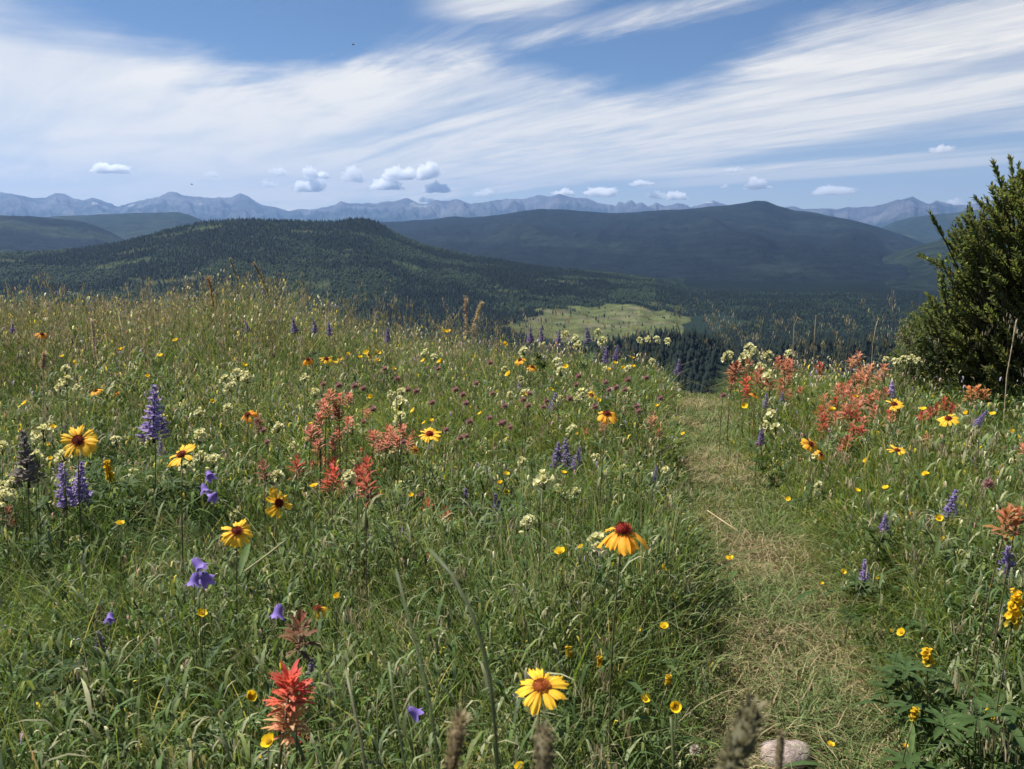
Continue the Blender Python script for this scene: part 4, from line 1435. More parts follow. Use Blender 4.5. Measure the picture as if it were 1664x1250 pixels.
LC = (0.050, 0.088, 0.026)
herb(205, 815, .34, 14, .055, .012, LC, 'leafy green lupine plant without flowers beside the stubby golden spike')
herb(250, 850, .30, 12, .06, .013, (0.055, 0.09, 0.03), 'leafy green plant at the foot of the tall violet lupine')
herb(50, 1150, .30, 20, .05, .012, (0.030, 0.055, 0.018), 'large dark leafy clump low in the outer meadow')
herb(150, 1190, .26, 16, .05, .011, (0.034, 0.06, 0.02), 'dark leafy plant in front of the dry oat seed head')
herb(90, 1040, .30, 12, .05, .010, (0.06, 0.085, 0.05), 'greyish leafy plant beside the dark violet lupine')
herb(820, 905, .30, 12, .05, .010, LC, 'bright leafy plant behind the wide open blanket flower')
herb(1560, 1010, .24, 14, .05, .010, LC, 'leafy plant between the large violet lupine and the path')
herb(1600, 1215, .26, 12, .06, .014, LC, 'broad leafed plant below the small golden spike')
herb(1500, 1140, .20, 10, .06, .013, DKG, 'dark leafy plant around the stem of the rounded golden head')

# ------------------------------------------------------------------ single stalks: seed heads close by and on the skyline
def stalk(name, label, cat, pts, w, col, head=None, hcol=None, hw=None, group=None, hairs=True, down=True):
    """pts: list of (px, py, distance); the stem carries on down to the ground"""
    P3 = []
    for (px, py, t) in pts:
        d = ray(px, py); d = d / np.linalg.norm(d) * t
        P3.append(Vector((d[0], d[1], CAMZ + d[2])))
    last = P3[-1]
    gz_ = g1(last.x, last.y)
    if down and last.z > gz_ + .03:
        P3.append(Vector((last.x * 1.0 + .01, last.y + .02, (last.z + gz_) / 2)))
        P3.append(Vector((last.x * 1.0 + .015, last.y + .03, gz_ - .01)))
    base = P3[-1].copy()
    root = thing(name, label, cat, base, group)
    L = [p - base for p in P3]
    b = MB(); b.tube(L, w * .5, col, 6)
    link('stem', b.mesh('stem', M_STEM), root)
    if head:
        rnd = random.Random(int(pts[0][0]))
        n = head
        b = MB()
        hp = L[:n]
        # resample the head's axis
        ax = []
        for a_, c_ in zip(hp[:-1], hp[1:]):
            for k in range(8):
                ax.append(a_.lerp(c_, k / 8))
        ax.append(hp[-1])
        m = len(ax)
        if hw > .012:
            hcore, hl, hn = .22, 1.5, 22
        else:
            hcore, hl, hn = .5, 1.0, 14
        b.tube(ax, [hw * hcore * (.55 + .45 * math.sin(PI * min(1, (i + 1) / m * 1.1))) * (.9 + .2 * rnd.random()) for i in range(m)], hcol, 8)
        if hairs:
            for i in range(m):
                for k in range(hn):
                    dr = Vector((rnd.gauss(0, 1), rnd.gauss(0, 1), rnd.gauss(.5, .6))).normalized()
                    b.leaf(T(*(ax[i] + dr * hw * .3)) @ dr.to_track_quat('X', 'Z').to_matrix().to_4x4(), hw * hl * rnd.uniform(.3, .7), hw * .16 * hl, hcol, mixc(hcol, (.4, .35, .2), .4), .2, .3,
                           shape=[.7, 1, .1])
        link('seed_head', b.mesh('seed_head', M_STRAW), root)
    return root


TIM = (0.10, 0.095, 0.05)
GT = 'grass stalks close in front'
stalk('grass_stalk', 'blurred thick seed head leaning aside in front of the stone on the path', 'grass stalk', [(1222, 1158, .46), (1208, 1200, .45), (1185, 1260, .44), (1150, 1420, .45)],
      .0022, TIM, 3, TIM, .0115, GT)
stalk('grass_stalk', 'blurred upright seed head in front of the wide open blanket flower', 'grass stalk', [(884, 1188, .48), (884, 1225, .47), (886, 1300, .47), (890, 1430, .48)],
      .002, TIM, 3, (0.12, 0.10, 0.055), .0085, GT)
stalk('grass_stalk', 'blurred brown seed head in the grass beside the dark violet harebell', 'grass stalk', [(748, 1168, .55), (742, 1200, .54), (732, 1260, .54), (726, 1400, .55)],
      .002, TIM, 3, (0.16, 0.12, 0.06), .0085, GT)
stalk('grass_stalk', 'thin blurred seed head over the half buried stone', 'grass stalk', [(1269, 1196, .6), (1267, 1225, .6), (1264, 1270, .6), (1260, 1400, .62)],
      .0016, TIM, 3, (0.15, 0.12, 0.07), .005, GT)
stalk('grass_stalk', 'blurred dark green stalk arching over the mid grass', 'grass stalk', [(700, 895, .50), (735, 935, .49), (762, 985, .48), (783, 1045, .48), (797, 1110, .48), (806, 1200, .49), (812, 1330, .52)],
      .0023, (0.065, 0.08, 0.034), None, None, None, GT)
stalk('grass_stalk', 'blurred straight green stalk behind the arching one', 'grass stalk', [(645, 930, .52), (663, 1000, .52), (682, 1070, .51), (700, 1150, .51), (715, 1260, .52)],
      .0016, (0.085, 0.11, 0.05), None, None, None, GT)
stalk('grass_stalk', 'blurred greenish stalk rising beside the large scarlet paintbrush', 'grass stalk', [(562, 1090, .75), (575, 1150, .74), (588, 1210, .74), (600, 1300, .75)],
      .0022, (0.13, 0.13, 0.07), None, None, None, GT)
stalk('grass_stalk', 'blurred slim blade between the scarlet paintbrush and the harebell', 'grass stalk', [(632, 1075, .7), (640, 1140, .7), (652, 1210, .7), (668, 1300, .72)],
      .002, (0.10, 0.13, 0.055), None, None, None, GT)
stalk('grass_stalk', 'slim dark green stalk before the path-side grass, curved at the tip', 'grass stalk', [(1090, 1165, .9), (1092, 1190, .9), (1094, 1230, .9), (1096, 1300, .92)],
      .003, (0.08, 0.10, 0.035), None, None, None, GT)
GS = 'dry seed stalks on the skyline'
RUST = (0.42, 0.28, 0.18); TAN = (0.44, 0.36, 0.23)
stalk('seed_stalk', 'straight tan seed stalk standing above the skyline, first of two', 'seed stalk', [(757, 487, 5.6), (757, 505, 5.6), (758, 540, 5.6), (760, 600, 5.65)], .004, TAN, 3, RUST, .017, GS)
stalk('seed_stalk', 'leaning tan seed stalk beside the straight one on the skyline', 'seed stalk', [(783, 493, 5.5), (775, 512, 5.5), (768, 540, 5.5), (764, 600, 5.55)], .004, TAN, 3, TAN, .02, GS)
stalk('seed_stalk', 'tall rusty plume above the skyline grass, highest of all', 'seed stalk', [(412, 428, 6.2), (424, 450, 6.2), (436, 478, 6.2), (446, 560, 6.25)], .003, RUST, 3, (0.26, 0.18, 0.10), .016, GS)
stalk('seed_stalk', 'rusty orange plume beside the tallest plume', 'seed stalk', [(338, 452, 6.3), (343, 470, 6.3), (347, 500, 6.3), (350, 560, 6.35)], .003, RUST, 3, (0.36, 0.20, 0.09), .02, GS)
stalk('seed_stalk', 'olive seed plume between the two rusty plumes', 'seed stalk', [(374, 420, 6.6), (380, 440, 6.6), (390, 470, 6.6), (398, 560, 6.65)], .003, TAN, 3, (0.20, 0.18, 0.09), .013, GS)
stalk('seed_stalk', 'slanting tan stalk over the outer skyline', 'seed stalk', [(72, 461, 6.5), (88, 478, 6.5), (104, 494, 6.5), (130, 560, 6.5)], .004, TAN, 2, TAN, .010, GS)
stalk('seed_stalk', 'bent straw stalk beside the slanting tan one', 'seed stalk', [(165, 498, 6.3), (173, 500, 6.3), (190, 497, 6.3), (205, 570, 6.3)], .004, TAN, 2, TAN, .010, GS)
stalk('seed_stalk', 'pinkish withered spike behind the lone orange blanket flower', 'seed stalk', [(150, 522, 4.6), (152, 545, 4.6), (154, 580, 4.6), (155, 680, 4.65)], .003, TAN, 3, (0.46, 0.35, 0.29), .014, GS)
stalk('seed_stalk', 'short pinkish spike in front of the lone orange blanket flower', 'seed stalk', [(72, 575, 4.2), (71, 588, 4.2), (70, 600, 4.2), (70, 680, 4.25)], .003, TAN, 3, (0.46, 0.33, 0.24), .015, GS)
stalk('seed_stalk', 'thin pale stalk against the dark valley beside the bush', 'seed stalk', [(1326, 513, 5.6), (1325, 530, 5.6), (1323, 560, 5.6), (1322, 640, 5.65)], .0026, TAN, 3, (0.34, 0.28, 0.18), .008, GS)
stalk('seed_stalk', 'thin stalk with drooping tip against the dark valley', 'seed stalk', [(1302, 521, 5.5), (1296, 516, 5.5), (1290, 530, 5.5), (1286, 640, 5.55)], .0026, TAN, 2, (0.36, 0.31, 0.2), .008, GS)
stalk('seed_stalk', 'slim stalk near the low shrub against the dark valley', 'seed stalk', [(1428, 517, 5.5), (1424, 530, 5.5), (1418, 560, 5.5), (1414, 640, 5.5)], .0026, TAN, 3, (0.36, 0.31, 0.2), .008, GS)
stalk('seed_stalk', 'tan stalk in front of the bush beside its trunk', 'seed stalk', [(1652, 520, 4.7), (1645, 560, 4.7), (1636, 610, 4.7), (1630, 700, 4.75)], .004, TAN, 2, TAN, .008, GS)
stalk('seed_stalk', 'straw stalk lying across the path', 'straw', [(1150, 830, 2.72), (1172, 845, 2.66), (1200, 864, 2.6)], .004, (0.40, 0.32, 0.16), None, None, None, 'straws and husks', down=False)
stalk('seed_stalk', 'bent dry straw among the buttercups in front of the bright yellow blanket flower', 'straw', [(462, 880, 1.55), (430, 905, 1.5), (396, 930, 1.47)], .0035, (0.28, 0.26, 0.12), None, None, None,
      'straws and husks', down=False)

# dry oat seed head lying in the grass
p, t = at(125, 1145, .24)
bz = g1(p[0], p[1])
root = thing('oat_seed_head', 'dry straw coloured oat seed head lying over the dark grass', 'seed head', (p[0] + .05, p[1], bz), 'straws and husks')
b = MB(); b.tube([(0.0, 0.02, 0), (0.02, .01, .15), (.01, 0, .21), (-.02, 0, .235)], [.0014, .0013, .001, .0008], (0.20, 0.17, 0.08), 5)
link('stem', b.mesh('stem', M_STEM), root)
for (dx, dz, an, L) in ((-.02, .235, 2.9, .05), (-.01, .225, 3.4, .052), (0.0, .225, -.25, .05), (.0, .235, -.5, .04)):
    b = MB()
    for o_ in (-.12, .12):
        b.leaf(T(dx, 0, dz) @ Ry(-an) @ Rz(o_), L, .009, (.34, .27, .14), (.46, .37, .2), .1, .6)
    link('spikelet', b.mesh('spikelet', M_STRAW), root)


# single leaves of a paler green, each on its own stem
def pale_leaf(px, py, h, L, wd, ang, label, col=(0.24, 0.27, 0.17)):
    p, t = at(px, py, h)
    bz = g1(p[0], p[1])
    root = thing('pale_leaf_plant', label, 'plant', (p[0], p[1], bz), 'pale leaves in the grass')
    b = MB(); b.tube([(0, 0, 0), (.004, 0, h - L * .5)], [.0013, .001], (0.11, 0.10, 0.06), 5)
    link('stem', b.mesh('stem', M_STEM), root)
    b = MB(); b.leaf(T(.004, 0, h - L * .5) @ Rz(.3) @ Ry(-ang), L, wd, mixc(col, GREEN, .5), col, .25, .4)
    link('leaf', b.mesh('leaf', M_LEAF), root)


pale_leaf(736, 1118, .34, .055, .012, 1.9, 'pale upright leaf behind the dark violet harebell')
pale_leaf(608, 1128, .34, .032, .013, 1.2, 'rounded pale leaf in front of the harebell stalks')
pale_leaf(530, 1070, .36, .035, .016, .6, 'broad pale leaf above the large scarlet paintbrush')
pale_leaf(938, 955, .26, .085, .009, 1.35, 'long pale blade below the drooping blanket flower', (0.20, 0.24, 0.12))
pale_leaf(968, 930, .28, .09, .006, .9, 'thin pale blade beside the long pale one', (0.26, 0.28, 0.14))
pale_leaf(1470, 1108, .14, .06, .011, .35, 'pale curled leaf beside the rounded golden head')
pale_leaf(1548, 1050, .18, .045, .009, .1, 'narrow white leaf behind the rounded golden head', (0.4, 0.38, 0.26))
pale_leaf(1535, 1082, .16, .045, .009, .8, 'narrow pale leaf by the stem of the rounded golden head', (0.33, 0.34, 0.22))

# half-buried stone on the path
p, t = at(1275, 1218, .03)
rnd = random.Random(5)
b = MB()
nu, nv = 18, 9
vs_ = []; fs_ = []
for j in range(nv + 1):
    el = -PI / 2 + PI * j / nv
    for i in range(nu):
        a = 2 * PI * i / nu
        w = 1 + .28 * (float(fbm(np.array([math.cos(a) * 1.3 + el]), np.array([math.sin(a) * 1.3 + 5]), 4, 3)[0]) - .5) * 2
        vs_.append((.058 * w * math.cos(el) * math.cos(a), .042 * w * math.cos(el) * math.sin(a), .026 * math.sin(el) * w))
for j in range(nv):
    for i in range(nu):
        fs_.append((j * nu + i, j * nu + (i + 1) % nu, (j + 1) * nu + (i + 1) % nu, (j + 1) * nu + i))
b.add(vs_, fs_, (1, 1, 1))
M_STONE = terrain_mat('stone', 45.0, (0.20, 0.16, 0.14), (0.38, 0.31, 0.28), None, 0.006, 120, rough=.9)
o = link('stone', b.mesh('stone', M_STONE), None, T(p[0], p[1], g1(p[0], p[1]) + .016) @ Rz(.4))
o['label'] = 'pinkish grey stone half buried in the trodden path'; o['category'] = 'stone'

# ------------------------------------------------------------------ the bush and the low shrub
def ptat(px, py, t):
    d = ray(px, py)
    d = d / d[1] * t
    return Vector((d[0], d[1], CAMZ + d[2]))


def shoot_leaves(b, pts, rnd, L, wd, n, cols, up=.75):
    """leaves set round a shoot, pointing up along it"""
    m = len(pts) - 1
    for k in range(n):
        f = (k + rnd.random()) / n
        f = .12 + .88 * f
        i = min(int(f * m), m - 1)
        p_ = pts[i].lerp(pts[i + 1], f * m - i)
        t_ = (pts[i + 1] - pts[i]).normalized()
        a = k * 2.4 + rnd.uniform(-.4, .4)
        o1 = t_.orthogonal().normalized(); o2 = t_.cross(o1)
        rad = o1 * math.cos(a) + o2 * math.sin(a)
        dr = (t_ * up + rad * (1.05 - up * .6) + Vector((0, 0, .15))).normalized()
        c = cols[rnd.randrange(len(cols))]
        v = rnd.uniform(.7, 1.25)
        c = tuple(x * v for x in c)
        Mx = T(*p_) @ dr.to_track_quat('X', 'Z').to_matrix().to_4x4() @ Rx(rnd.uniform(-.8, .8))
        b.leaf(Mx, L * rnd.uniform(.7, 1.15) * (1.1 - .45 * f), wd * rnd.uniform(.8, 1.2), mixc(c, DKG, .3), c, rnd.uniform(-.15, .15), .35, shape=[.25, .9, 1, .6, 0])


BC = [(0.115, 0.15, 0.056), (0.14, 0.175, 0.066), (0.085, 0.116, 0.05), (0.18, 0.20, 0.085), (0.15, 0.14, 0.06)]
D0 = 5.3
base = ptat(1640, 648, D0); base.z = g1(base.x, base.y)
bush = thing('bush', 'tall dark green bush with upright leafy shoots at the edge of the slope', 'bush', base)
rnd = random.Random(77)
tops = []
# shoots that show against the sky and the hills: tip pixel, lower pixel, range
for (tx, ty, bx, by, dd) in ((1613, 262, 1632, 335, 0), (1641, 255, 1650, 330, .05), (1655, 268, 1662, 340, -.1), (1629, 290, 1640, 360, .1), (1672, 250, 1680, 340, 0),
                             (1582, 322, 1612, 352, .05), (1510, 345, 1536, 392, 0), (1493, 415, 1545, 440, .1), (1565, 352, 1585, 400, 0), (1592, 345, 1605, 400, -.1),
                             (1535, 390, 1572, 425, .05), (1602, 322, 1620, 380, .1), (1556, 375, 1590, 420, -.1), (1545, 412, 1585, 450, 0), (1572, 385, 1600, 440, .1),
                             (1660, 300, 1668, 370, .1), (1690, 260, 1695, 340, .1), (1720, 280, 1715, 360, 0), (1750, 300, 1735, 380, 0), (1790, 330, 1760, 400, .1)):
    tops.append((ptat(tx, ty, D0 + dd), ptat(bx, by, D0 + dd * 1.5)))
trunkb = MB()
tb = Vector((0, 0, -.03))
fork = []
for (dx, dy, dz) in ((-.02, .02, .45), (.12, .05, .55), (.28, -.05, .5), (-.14, -.06, .40), (.45, .1, .45)):
    q = Vector((dx, dy, dz)); fork.append(q)
trunkb.tube([tb, Vector((.02, 0, .12)), Vector((.05, 0, .24))], [.028, .022, .018], (0.05, 0.040, 0.030), 8)
link('trunk', trunkb.mesh('trunk', M_BARK), bush)
for q in fork:
    bb = MB()
    st0 = Vector((.03, 0, .12)) if q.z < .48 else Vector((.05, 0, .22))
    bb.tube([st0, st0.lerp(q, .5) + Vector((.015, 0, .02)), q], [.014, .011, .008], (0.05, 0.042, 0.032), 6)
    link('branch', bb.mesh('branch', M_BARK), bush)
fb = MB(); tw = MB()


def add_shoot(tip, low, nl, L=.052, wd=.013, up=.78):
    mid = tip.lerp(low, .5) + Vector((rnd.uniform(-.01, .01), rnd.uniform(-.01, .01), 0))
    pts = [low, low.lerp(mid, .5), mid, mid.lerp(tip, .5), tip]
    f_ = min(fork, key=lambda q: (q - low).length)
    tw.tube([f_, f_.lerp(low, .5) + Vector((0, 0, .02)), low, mid, tip], [.006, .005, .004, .003, .0015], (0.055, 0.05, 0.03), 4)
    shoot_leaves(fb, pts, rnd, L, wd, nl, BC, up)


for (tp, lw) in tops:
    add_shoot(tp - base, lw - base, max(26, int((tp - lw).length * 190)))
# the crown's outline: leftmost and topmost pixel by height
CX = [(275, 1655), (300, 1625), (340, 1592), (380, 1562), (420, 1548), (460, 1540), (500, 1525), (540, 1518), (580, 1525), (620, 1545)]
cnt = 0
while cnt < 800:
    py = rnd.uniform(278, 636)
    lx = np.interp(py, [c[0] for c in CX], [c[1] for c in CX])
    f = rnd.random() ** 1.7
    px = lx + 8 + f * (1880 - lx)
    dd = rnd.uniform(-.34, .40) * (0.5 + .5 * min(1, (px - lx) / 60))
    tip = ptat(px, py, D0 + dd) - base
    if tip.z < .1:
        continue
    ax = Vector((.18, 0, max(.1, tip.z - .45)))
    dirv = (tip - ax); dirv.z = abs(dirv.z) * .4 + .25
    dirv = dirv.normalized()
    low = tip - dirv * rnd.uniform(.14, .26)
    add_shoot(tip, low, rnd.randrange(22, 32), .048, .0145, rnd.uniform(.5, .8))
    cnt += 1
for k in range(46):
    py = rnd.uniform(300, 520)
    lx = np.interp(py, [c[0] for c in CX], [c[1] for c in CX])
    tip = ptat(lx - rnd.uniform(2, 26), py, D0 + rnd.uniform(-.2, .2)) - base
    add_shoot(tip, tip + Vector((rnd.uniform(.05, .12), rnd.uniform(-.04, .04), -rnd.uniform(.12, .22))), rnd.randrange(14, 24), .046, .0135, rnd.uniform(.6, .85))
link('foliage', fb.mesh('foliage', M_BUSH, False), bush)
tw_o = link('twigs', tw.mesh('twigs', M_BARK), bush)

lb = ptat(1530, 648, 5.55); lb.z = g1(lb.x, lb.y)
shrub = thing('low_shrub', 'low grey green shrub with small leaves spreading at the foot of the tall bush', 'shrub', lb)
sb = MB()
for k in range(9):
    a = rnd.uniform(0, 6.28)
    q = Vector((math.cos(a) * .2, math.sin(a) * .12, rnd.uniform(.25, .45)))
    sb.tube([Vector((0, 0, -.02)), q * .5 + Vector((0, 0, .05)), q], [.007, .005, .003], (0.06, 0.05, 0.035), 5)
link('stem', sb.mesh('stem', M_BARK), shrub)
fb2 = MB()
SCL = [(0.085, 0.11, 0.044), (0.11, 0.135, 0.056), (0.065, 0.09, 0.038), (0.16, 0.18, 0.09)]
OX = [(468, 1545, 1585), (490, 1505, 1585), (505, 1476, 1590), (530, 1456, 1590), (570, 1446, 1600), (610, 1440, 1600), (640, 1446, 1600)]
for k in range(620):
    py = rnd.uniform(486, 640)
    x0 = np.interp(py, [o_[0] for o_ in OX], [o_[1] for o_ in OX]); x1 = np.interp(py, [o_[0] for o_ in OX], [o_[2] for o_ in OX])
    px = rnd.uniform(x0, x1)
    tip = ptat(px, py, 5.55 + rnd.uniform(-.28, .28)) - lb
    if tip.z < .05:
        continue
    dirv = Vector((tip.x * .9 + rnd.uniform(-.1, .1), tip.y + rnd.uniform(-.15, .15), .22)).normalized()
    low = tip - dirv * rnd.uniform(.10, .2)
    pts = [low, low.lerp(tip, .5), tip]
    shoot_leaves(fb2, pts, rnd, .030, .0125, 16, SCL, .45)
link('foliage', fb2.mesh('foliage', M_BUSH, False), shrub)

# two insects on the wing
M_BUG = plant_mat('insect_body', .4, .4, 0.0)
for (px, py, t, lb_) in ((574, 73, 2.2, 'tiny dark fly in the air against the deep blue sky'), (312, 300, 2.6, 'tiny dark fly in the air just above the far peaks')):
    q = ptat(px, py, t)
    root = thing('fly', lb_, 'fly', q, 'flies in the air')
    b = MB(); b.tube([(-.003, 0, 0), (-.0015, 0, .0006), (.001, 0, .0008), (.0028, 0, .0003)], [.0006, .0013, .0012, .0005], (.02, .02, .02), 6)
    link('body', b.mesh('body', M_BUG), root)
    for sg in (-1, 1):
        b = MB(); b.leaf(T(0, 0, .0015) @ Rz(sg * 1.9) @ Ry(-.5), .004, .0016, (.2, .2, .2), (.25, .25, .25), 0, 0)
        link('wing', b.mesh('wing', M_BUG), root)

# ------------------------------------------------------------------ small cumulus clouds far beyond the mountains
def ico(sub):
    me = bpy.data.meshes.new('tmp')
    import bmesh
    bm = bmesh.new(); bmesh.ops.create_icosphere(bm, subdivisions=sub, radius=1.0)
    v = np.array([v.co[:] for v in bm.verts]); f = np.array([[q.index for q in p.verts] for p in bm.faces])
    bm.free(); bpy.data.meshes.remove(me)
    return v, f


IV, IF = ico(5)


def cloud_mat(dens):
    m, N, L = new_mat('cloud_vapour')
    out = N.new('ShaderNodeOutputMaterial')
    v = N.new('ShaderNodeVolumePrincipled')
    v.inputs['Color'].default_value = (.99, .99, .99, 1)
    v.inputs['Density'].default_value = dens
    v.inputs['Anisotropy'].default_value = .2
    L.new(v.outputs[0], out.inputs['Volume'])
    return m


CLD = 42000.0
M_CL = [cloud_mat(.008), cloud_mat(.004)]


def cloud(px, py, w, hgt, dense, label, seed):
    c = ptat(px, py, CLD)
    k = CLD / F * 1.02
    a_, c_ = w * .5 * k, hgt * .5 * k
    rnd = np.random.default_rng(seed)
    nb = 15
    bx = (rnd.random(nb) * 2 - 1) * .68
    by = (rnd.random(nb) * 2 - 1) * .5
    bzz = rnd.random(nb) * .5 * (1 - bx ** 2)
    br = .16 + .30 * rnd.random(nb)
    d = IV / np.array([a_, a_ * .7, c_]); d = IV.copy()
    R = np.full(len(d), .22)
    for i in range(nb):
        cc = np.array([bx[i], by[i], bzz[i]])
        bq = d @ cc
        disc = bq ** 2 - (cc @ cc - br[i] ** 2)
        e = np.where(disc > 0, bq + np.sqrt(np.maximum(disc, 0)), 0)
        R = np.maximum(R, e)
    nn = fbm(d[:, 0] * 5 + d[:, 2] * 3 + seed, d[:, 1] * 5 + d[:, 2] * 4.1, seed, 4) - .5
    n3 = fbm(d[:, 0] * 13 + seed, d[:, 2] * 13 + d[:, 1] * 9, seed + 3, 4) - .5
    R = R * (1 + .7 * nn + .55 * n3)
    v = d * R[:, None]
    v[:, 2] = np.where(v[:, 2] < 0, v[:, 2] * .35, v[:, 2])
    mx = np.abs(v[:, 0]).max(); v[:, 0] /= mx; v[:, 1] /= mx; v[:, 2] = v[:, 2] - (v[:, 2].max() + v[:, 2].min()) / 2; v[:, 2] /= np.abs(v[:, 2]).max()
    v = v * np.array([a_, a_ * .7, c_])
    me = mesh_np('cloud', v, [IF], None, M_CL[0 if dense else 1], True)
    o = link('cloud', me, None, T(*c))
    o['label'] = label; o['category'] = 'cloud'; o['group'] = 'small white clouds over the mountains'
    return o


for i, (px, py, w, hg, dn, lb_) in enumerate([
    (699, 275, 54, 34, 1, 'roundest bright cloud, with a grey core, above the mountain range'),
    (648, 280, 58, 26, 1, 'white puffy cloud beside the roundest grey cored one'),
    (712, 303, 54, 22, 1, 'white cloud just under the roundest one'),
    (622, 298, 76, 22, 1, 'long ragged white cloud under the two highest puffs'),
    (576, 282, 44, 30, 0, 'thin torn cloud between the two heaps of cloud'),
    (512, 280, 52, 22, 1, 'white cloud, upper one of the heap over the saddle in the peaks'),
    (500, 300, 58, 24, 1, 'white cloud, lower one of the heap over the saddle in the peaks'),
    (450, 278, 34, 16, 0, 'small faint puff beside the heap over the saddle'),
    (440, 298, 34, 14, 0, 'faint low wisp beside the heap over the saddle'),
    (178, 273, 78, 19, 1, 'long flat white cloud alone over the twin rounded peaks'),
    (343, 282, 30, 12, 0, 'faint small puff above the pointed peak'),
    (787, 312, 44, 16, 0, 'soft pale cloud low over the middle of the range'),
    (916, 311, 44, 14, 1, 'white cloud peeping out behind the highest middle summit'),
    (980, 312, 64, 18, 1, 'white cloud above the saddle before the jagged peaks'),
    (1044, 297, 46, 11, 1, 'flat small cloud above the jagged peaks'),
    (1064, 316, 44, 16, 0, 'faint white cloud low over the jagged peaks'),
    (1098, 317, 46, 16, 1, 'bright low cloud just beyond the jagged peaks'),
    (1232, 297, 54, 22, 1, 'rounded white cloud above the dark ridge summit'),
    (1193, 275, 34, 11, 0, 'thin shred of cloud above the rounded white one'),
    (1352, 308, 84, 18, 0, 'wide thin grey cloud over the dip between ridge and rocky peaks'),
    (1552, 327, 34, 14, 0, 'small cloud touching the rocky peak near the bush'),
    (1530, 241, 44, 14, 0, 'faint puff high above the rocky peaks'),
    (692, 324, 30, 10, 1, 'white cloud scrap showing behind the low notched peaks'),
    (1178, 302, 18, 8, 0, 'tiny shred of cloud beside the rounded white one'),
]):
    cloud(px, py, w, hg, dn, lb_, i + 3)

# ------------------------------------------------------------------ haze: one closed box of even air
hx, hy0, hy1, hz0, hz1 = 27000.0, -27000.0, 26200.0, FLOOR - 40, 1400.0
hv = [(sx * hx, yy, zz) for zz in (hz0, hz1) for (sx, yy) in ((-1, hy0), (1, hy0), (1, hy1), (-1, hy1))]
hf = [(0, 3, 2, 1), (4, 5, 6, 7), (0, 1, 5, 4), (1, 2, 6, 5), (2, 3, 7, 6), (3, 0, 4, 7)]
hm = bpy.data.meshes.new('haze'); hm.from_pydata(hv, [], hf)
m, N, L = new_mat('pale_haze')
out = N.new('ShaderNodeOutputMaterial'); vol = N.new('ShaderNodeVolumePrincipled')
vol.inputs['Color'].default_value = (0.245, 0.43, 0.77, 1)
vol.inputs['Density'].default_value = 4.0e-5
vol.inputs['Anisotropy'].default_value = 0.25
L.new(vol.outputs[0], out.inputs['Volume'])
hm.materials.append(m)
setting(link('haze', hm), 'stuff', 'pale blue summer haze over the valleys', 'haze')

# ------------------------------------------------------------------ sun and sky
SUN_AZ, SUN_EL = math.radians(-72), math.radians(58)      # azimuth from the view direction, negative to the left
sd = Vector((math.sin(SUN_AZ) * math.cos(SUN_EL), math.cos(SUN_AZ) * math.cos(SUN_EL), math.sin(SUN_EL)))
sl = bpy.data.lights.new('sun', 'SUN'); sl.energy = 5.0; sl.angle = math.radians(.53); sl.color = (1.0, .95, .87)
so = bpy.data.objects.new('sun', sl); C.objects.link(so)
so.rotation_euler = sd.to_track_quat('Z', 'Y').to_euler()

wd = bpy.data.worlds.new('World'); bpy.context.scene.world = wd
wd.use_nodes = True
N = wd.node_tree.nodes; L = wd.node_tree.links; N.clear()
out = N.new('ShaderNodeOutputWorld'); bg = N.new('ShaderNodeBackground')
sky = N.new('ShaderNodeTexSky'); sky.sky_type = 'NISHITA'; sky.sun_disc = False
sky.sun_elevation = SUN_EL; sky.sun_rotation = SUN_AZ
sky.altitude = 2600; sky.air_density = 1.0; sky.dust_density = .3; sky.ozone_density = 2.0
SKY_STR = 0.05


def mth(op, a, b=None, clamp=False):
    n_ = N.new('ShaderNodeMath'); n_.operation = op; n_.use_clamp = clamp
    for i_, v_ in enumerate((a, b)):
        if v_ is None:
            continue
        if isinstance(v_, (int, float)):
            n_.inputs[i_].default_value = v_
        else:
            L.new(v_, n_.inputs[i_])
    return n_.outputs[0]


def sstep(v, e0, e1, o0=0.0, o1=1.0):
    n_ = N.new('ShaderNodeMapRange'); n_.interpolation_type = 'SMOOTHSTEP'
    n_.inputs['From Min'].default_value = e0; n_.inputs['From Max'].default_value = e1
    n_.inputs['To Min'].default_value = o0; n_.inputs['To Max'].default_value = o1
    if isinstance(v, (int, float)):
        n_.inputs['Value'].default_value = v
    else:
        L.new(v, n_.inputs['Value'])
    return n_.outputs['Result']


def curve(v, pts, lo, hi, olo, ohi):
    """piecewise-linear function through a colour ramp"""
    x_ = mth('DIVIDE', mth('SUBTRACT', v, lo), hi - lo, True)
    r_ = N.new('ShaderNodeValToRGB'); r_.color_ramp.interpolation = 'B_SPLINE'
    els = r_.color_ramp.elements
    for i_, (px, py) in enumerate(pts):
        q = (px - lo) / (hi - lo); g = (py - olo) / (ohi - olo)
        e = els[i_] if i_ < 2 else els.new(q)
        e.position = q; e.color = (g, g, g, 1)
    L.new(x_, r_.inputs[0])
    return mth('ADD', mth('MULTIPLY', r_.outputs[0], ohi - olo), olo)


tc = N.new('ShaderNodeTexCoord')
sp = N.new('ShaderNodeSeparateXYZ'); L.new(tc.outputs['Generated'], sp.inputs[0])
dx_, dy_, dz_ = sp.outputs
AZ = mth('MULTIPLY', mth('ARCTAN2', dx_, dy_), 57.2958)
EL = mth('MULTIPLY', mth('ARCSINE', dz_), 57.2958)
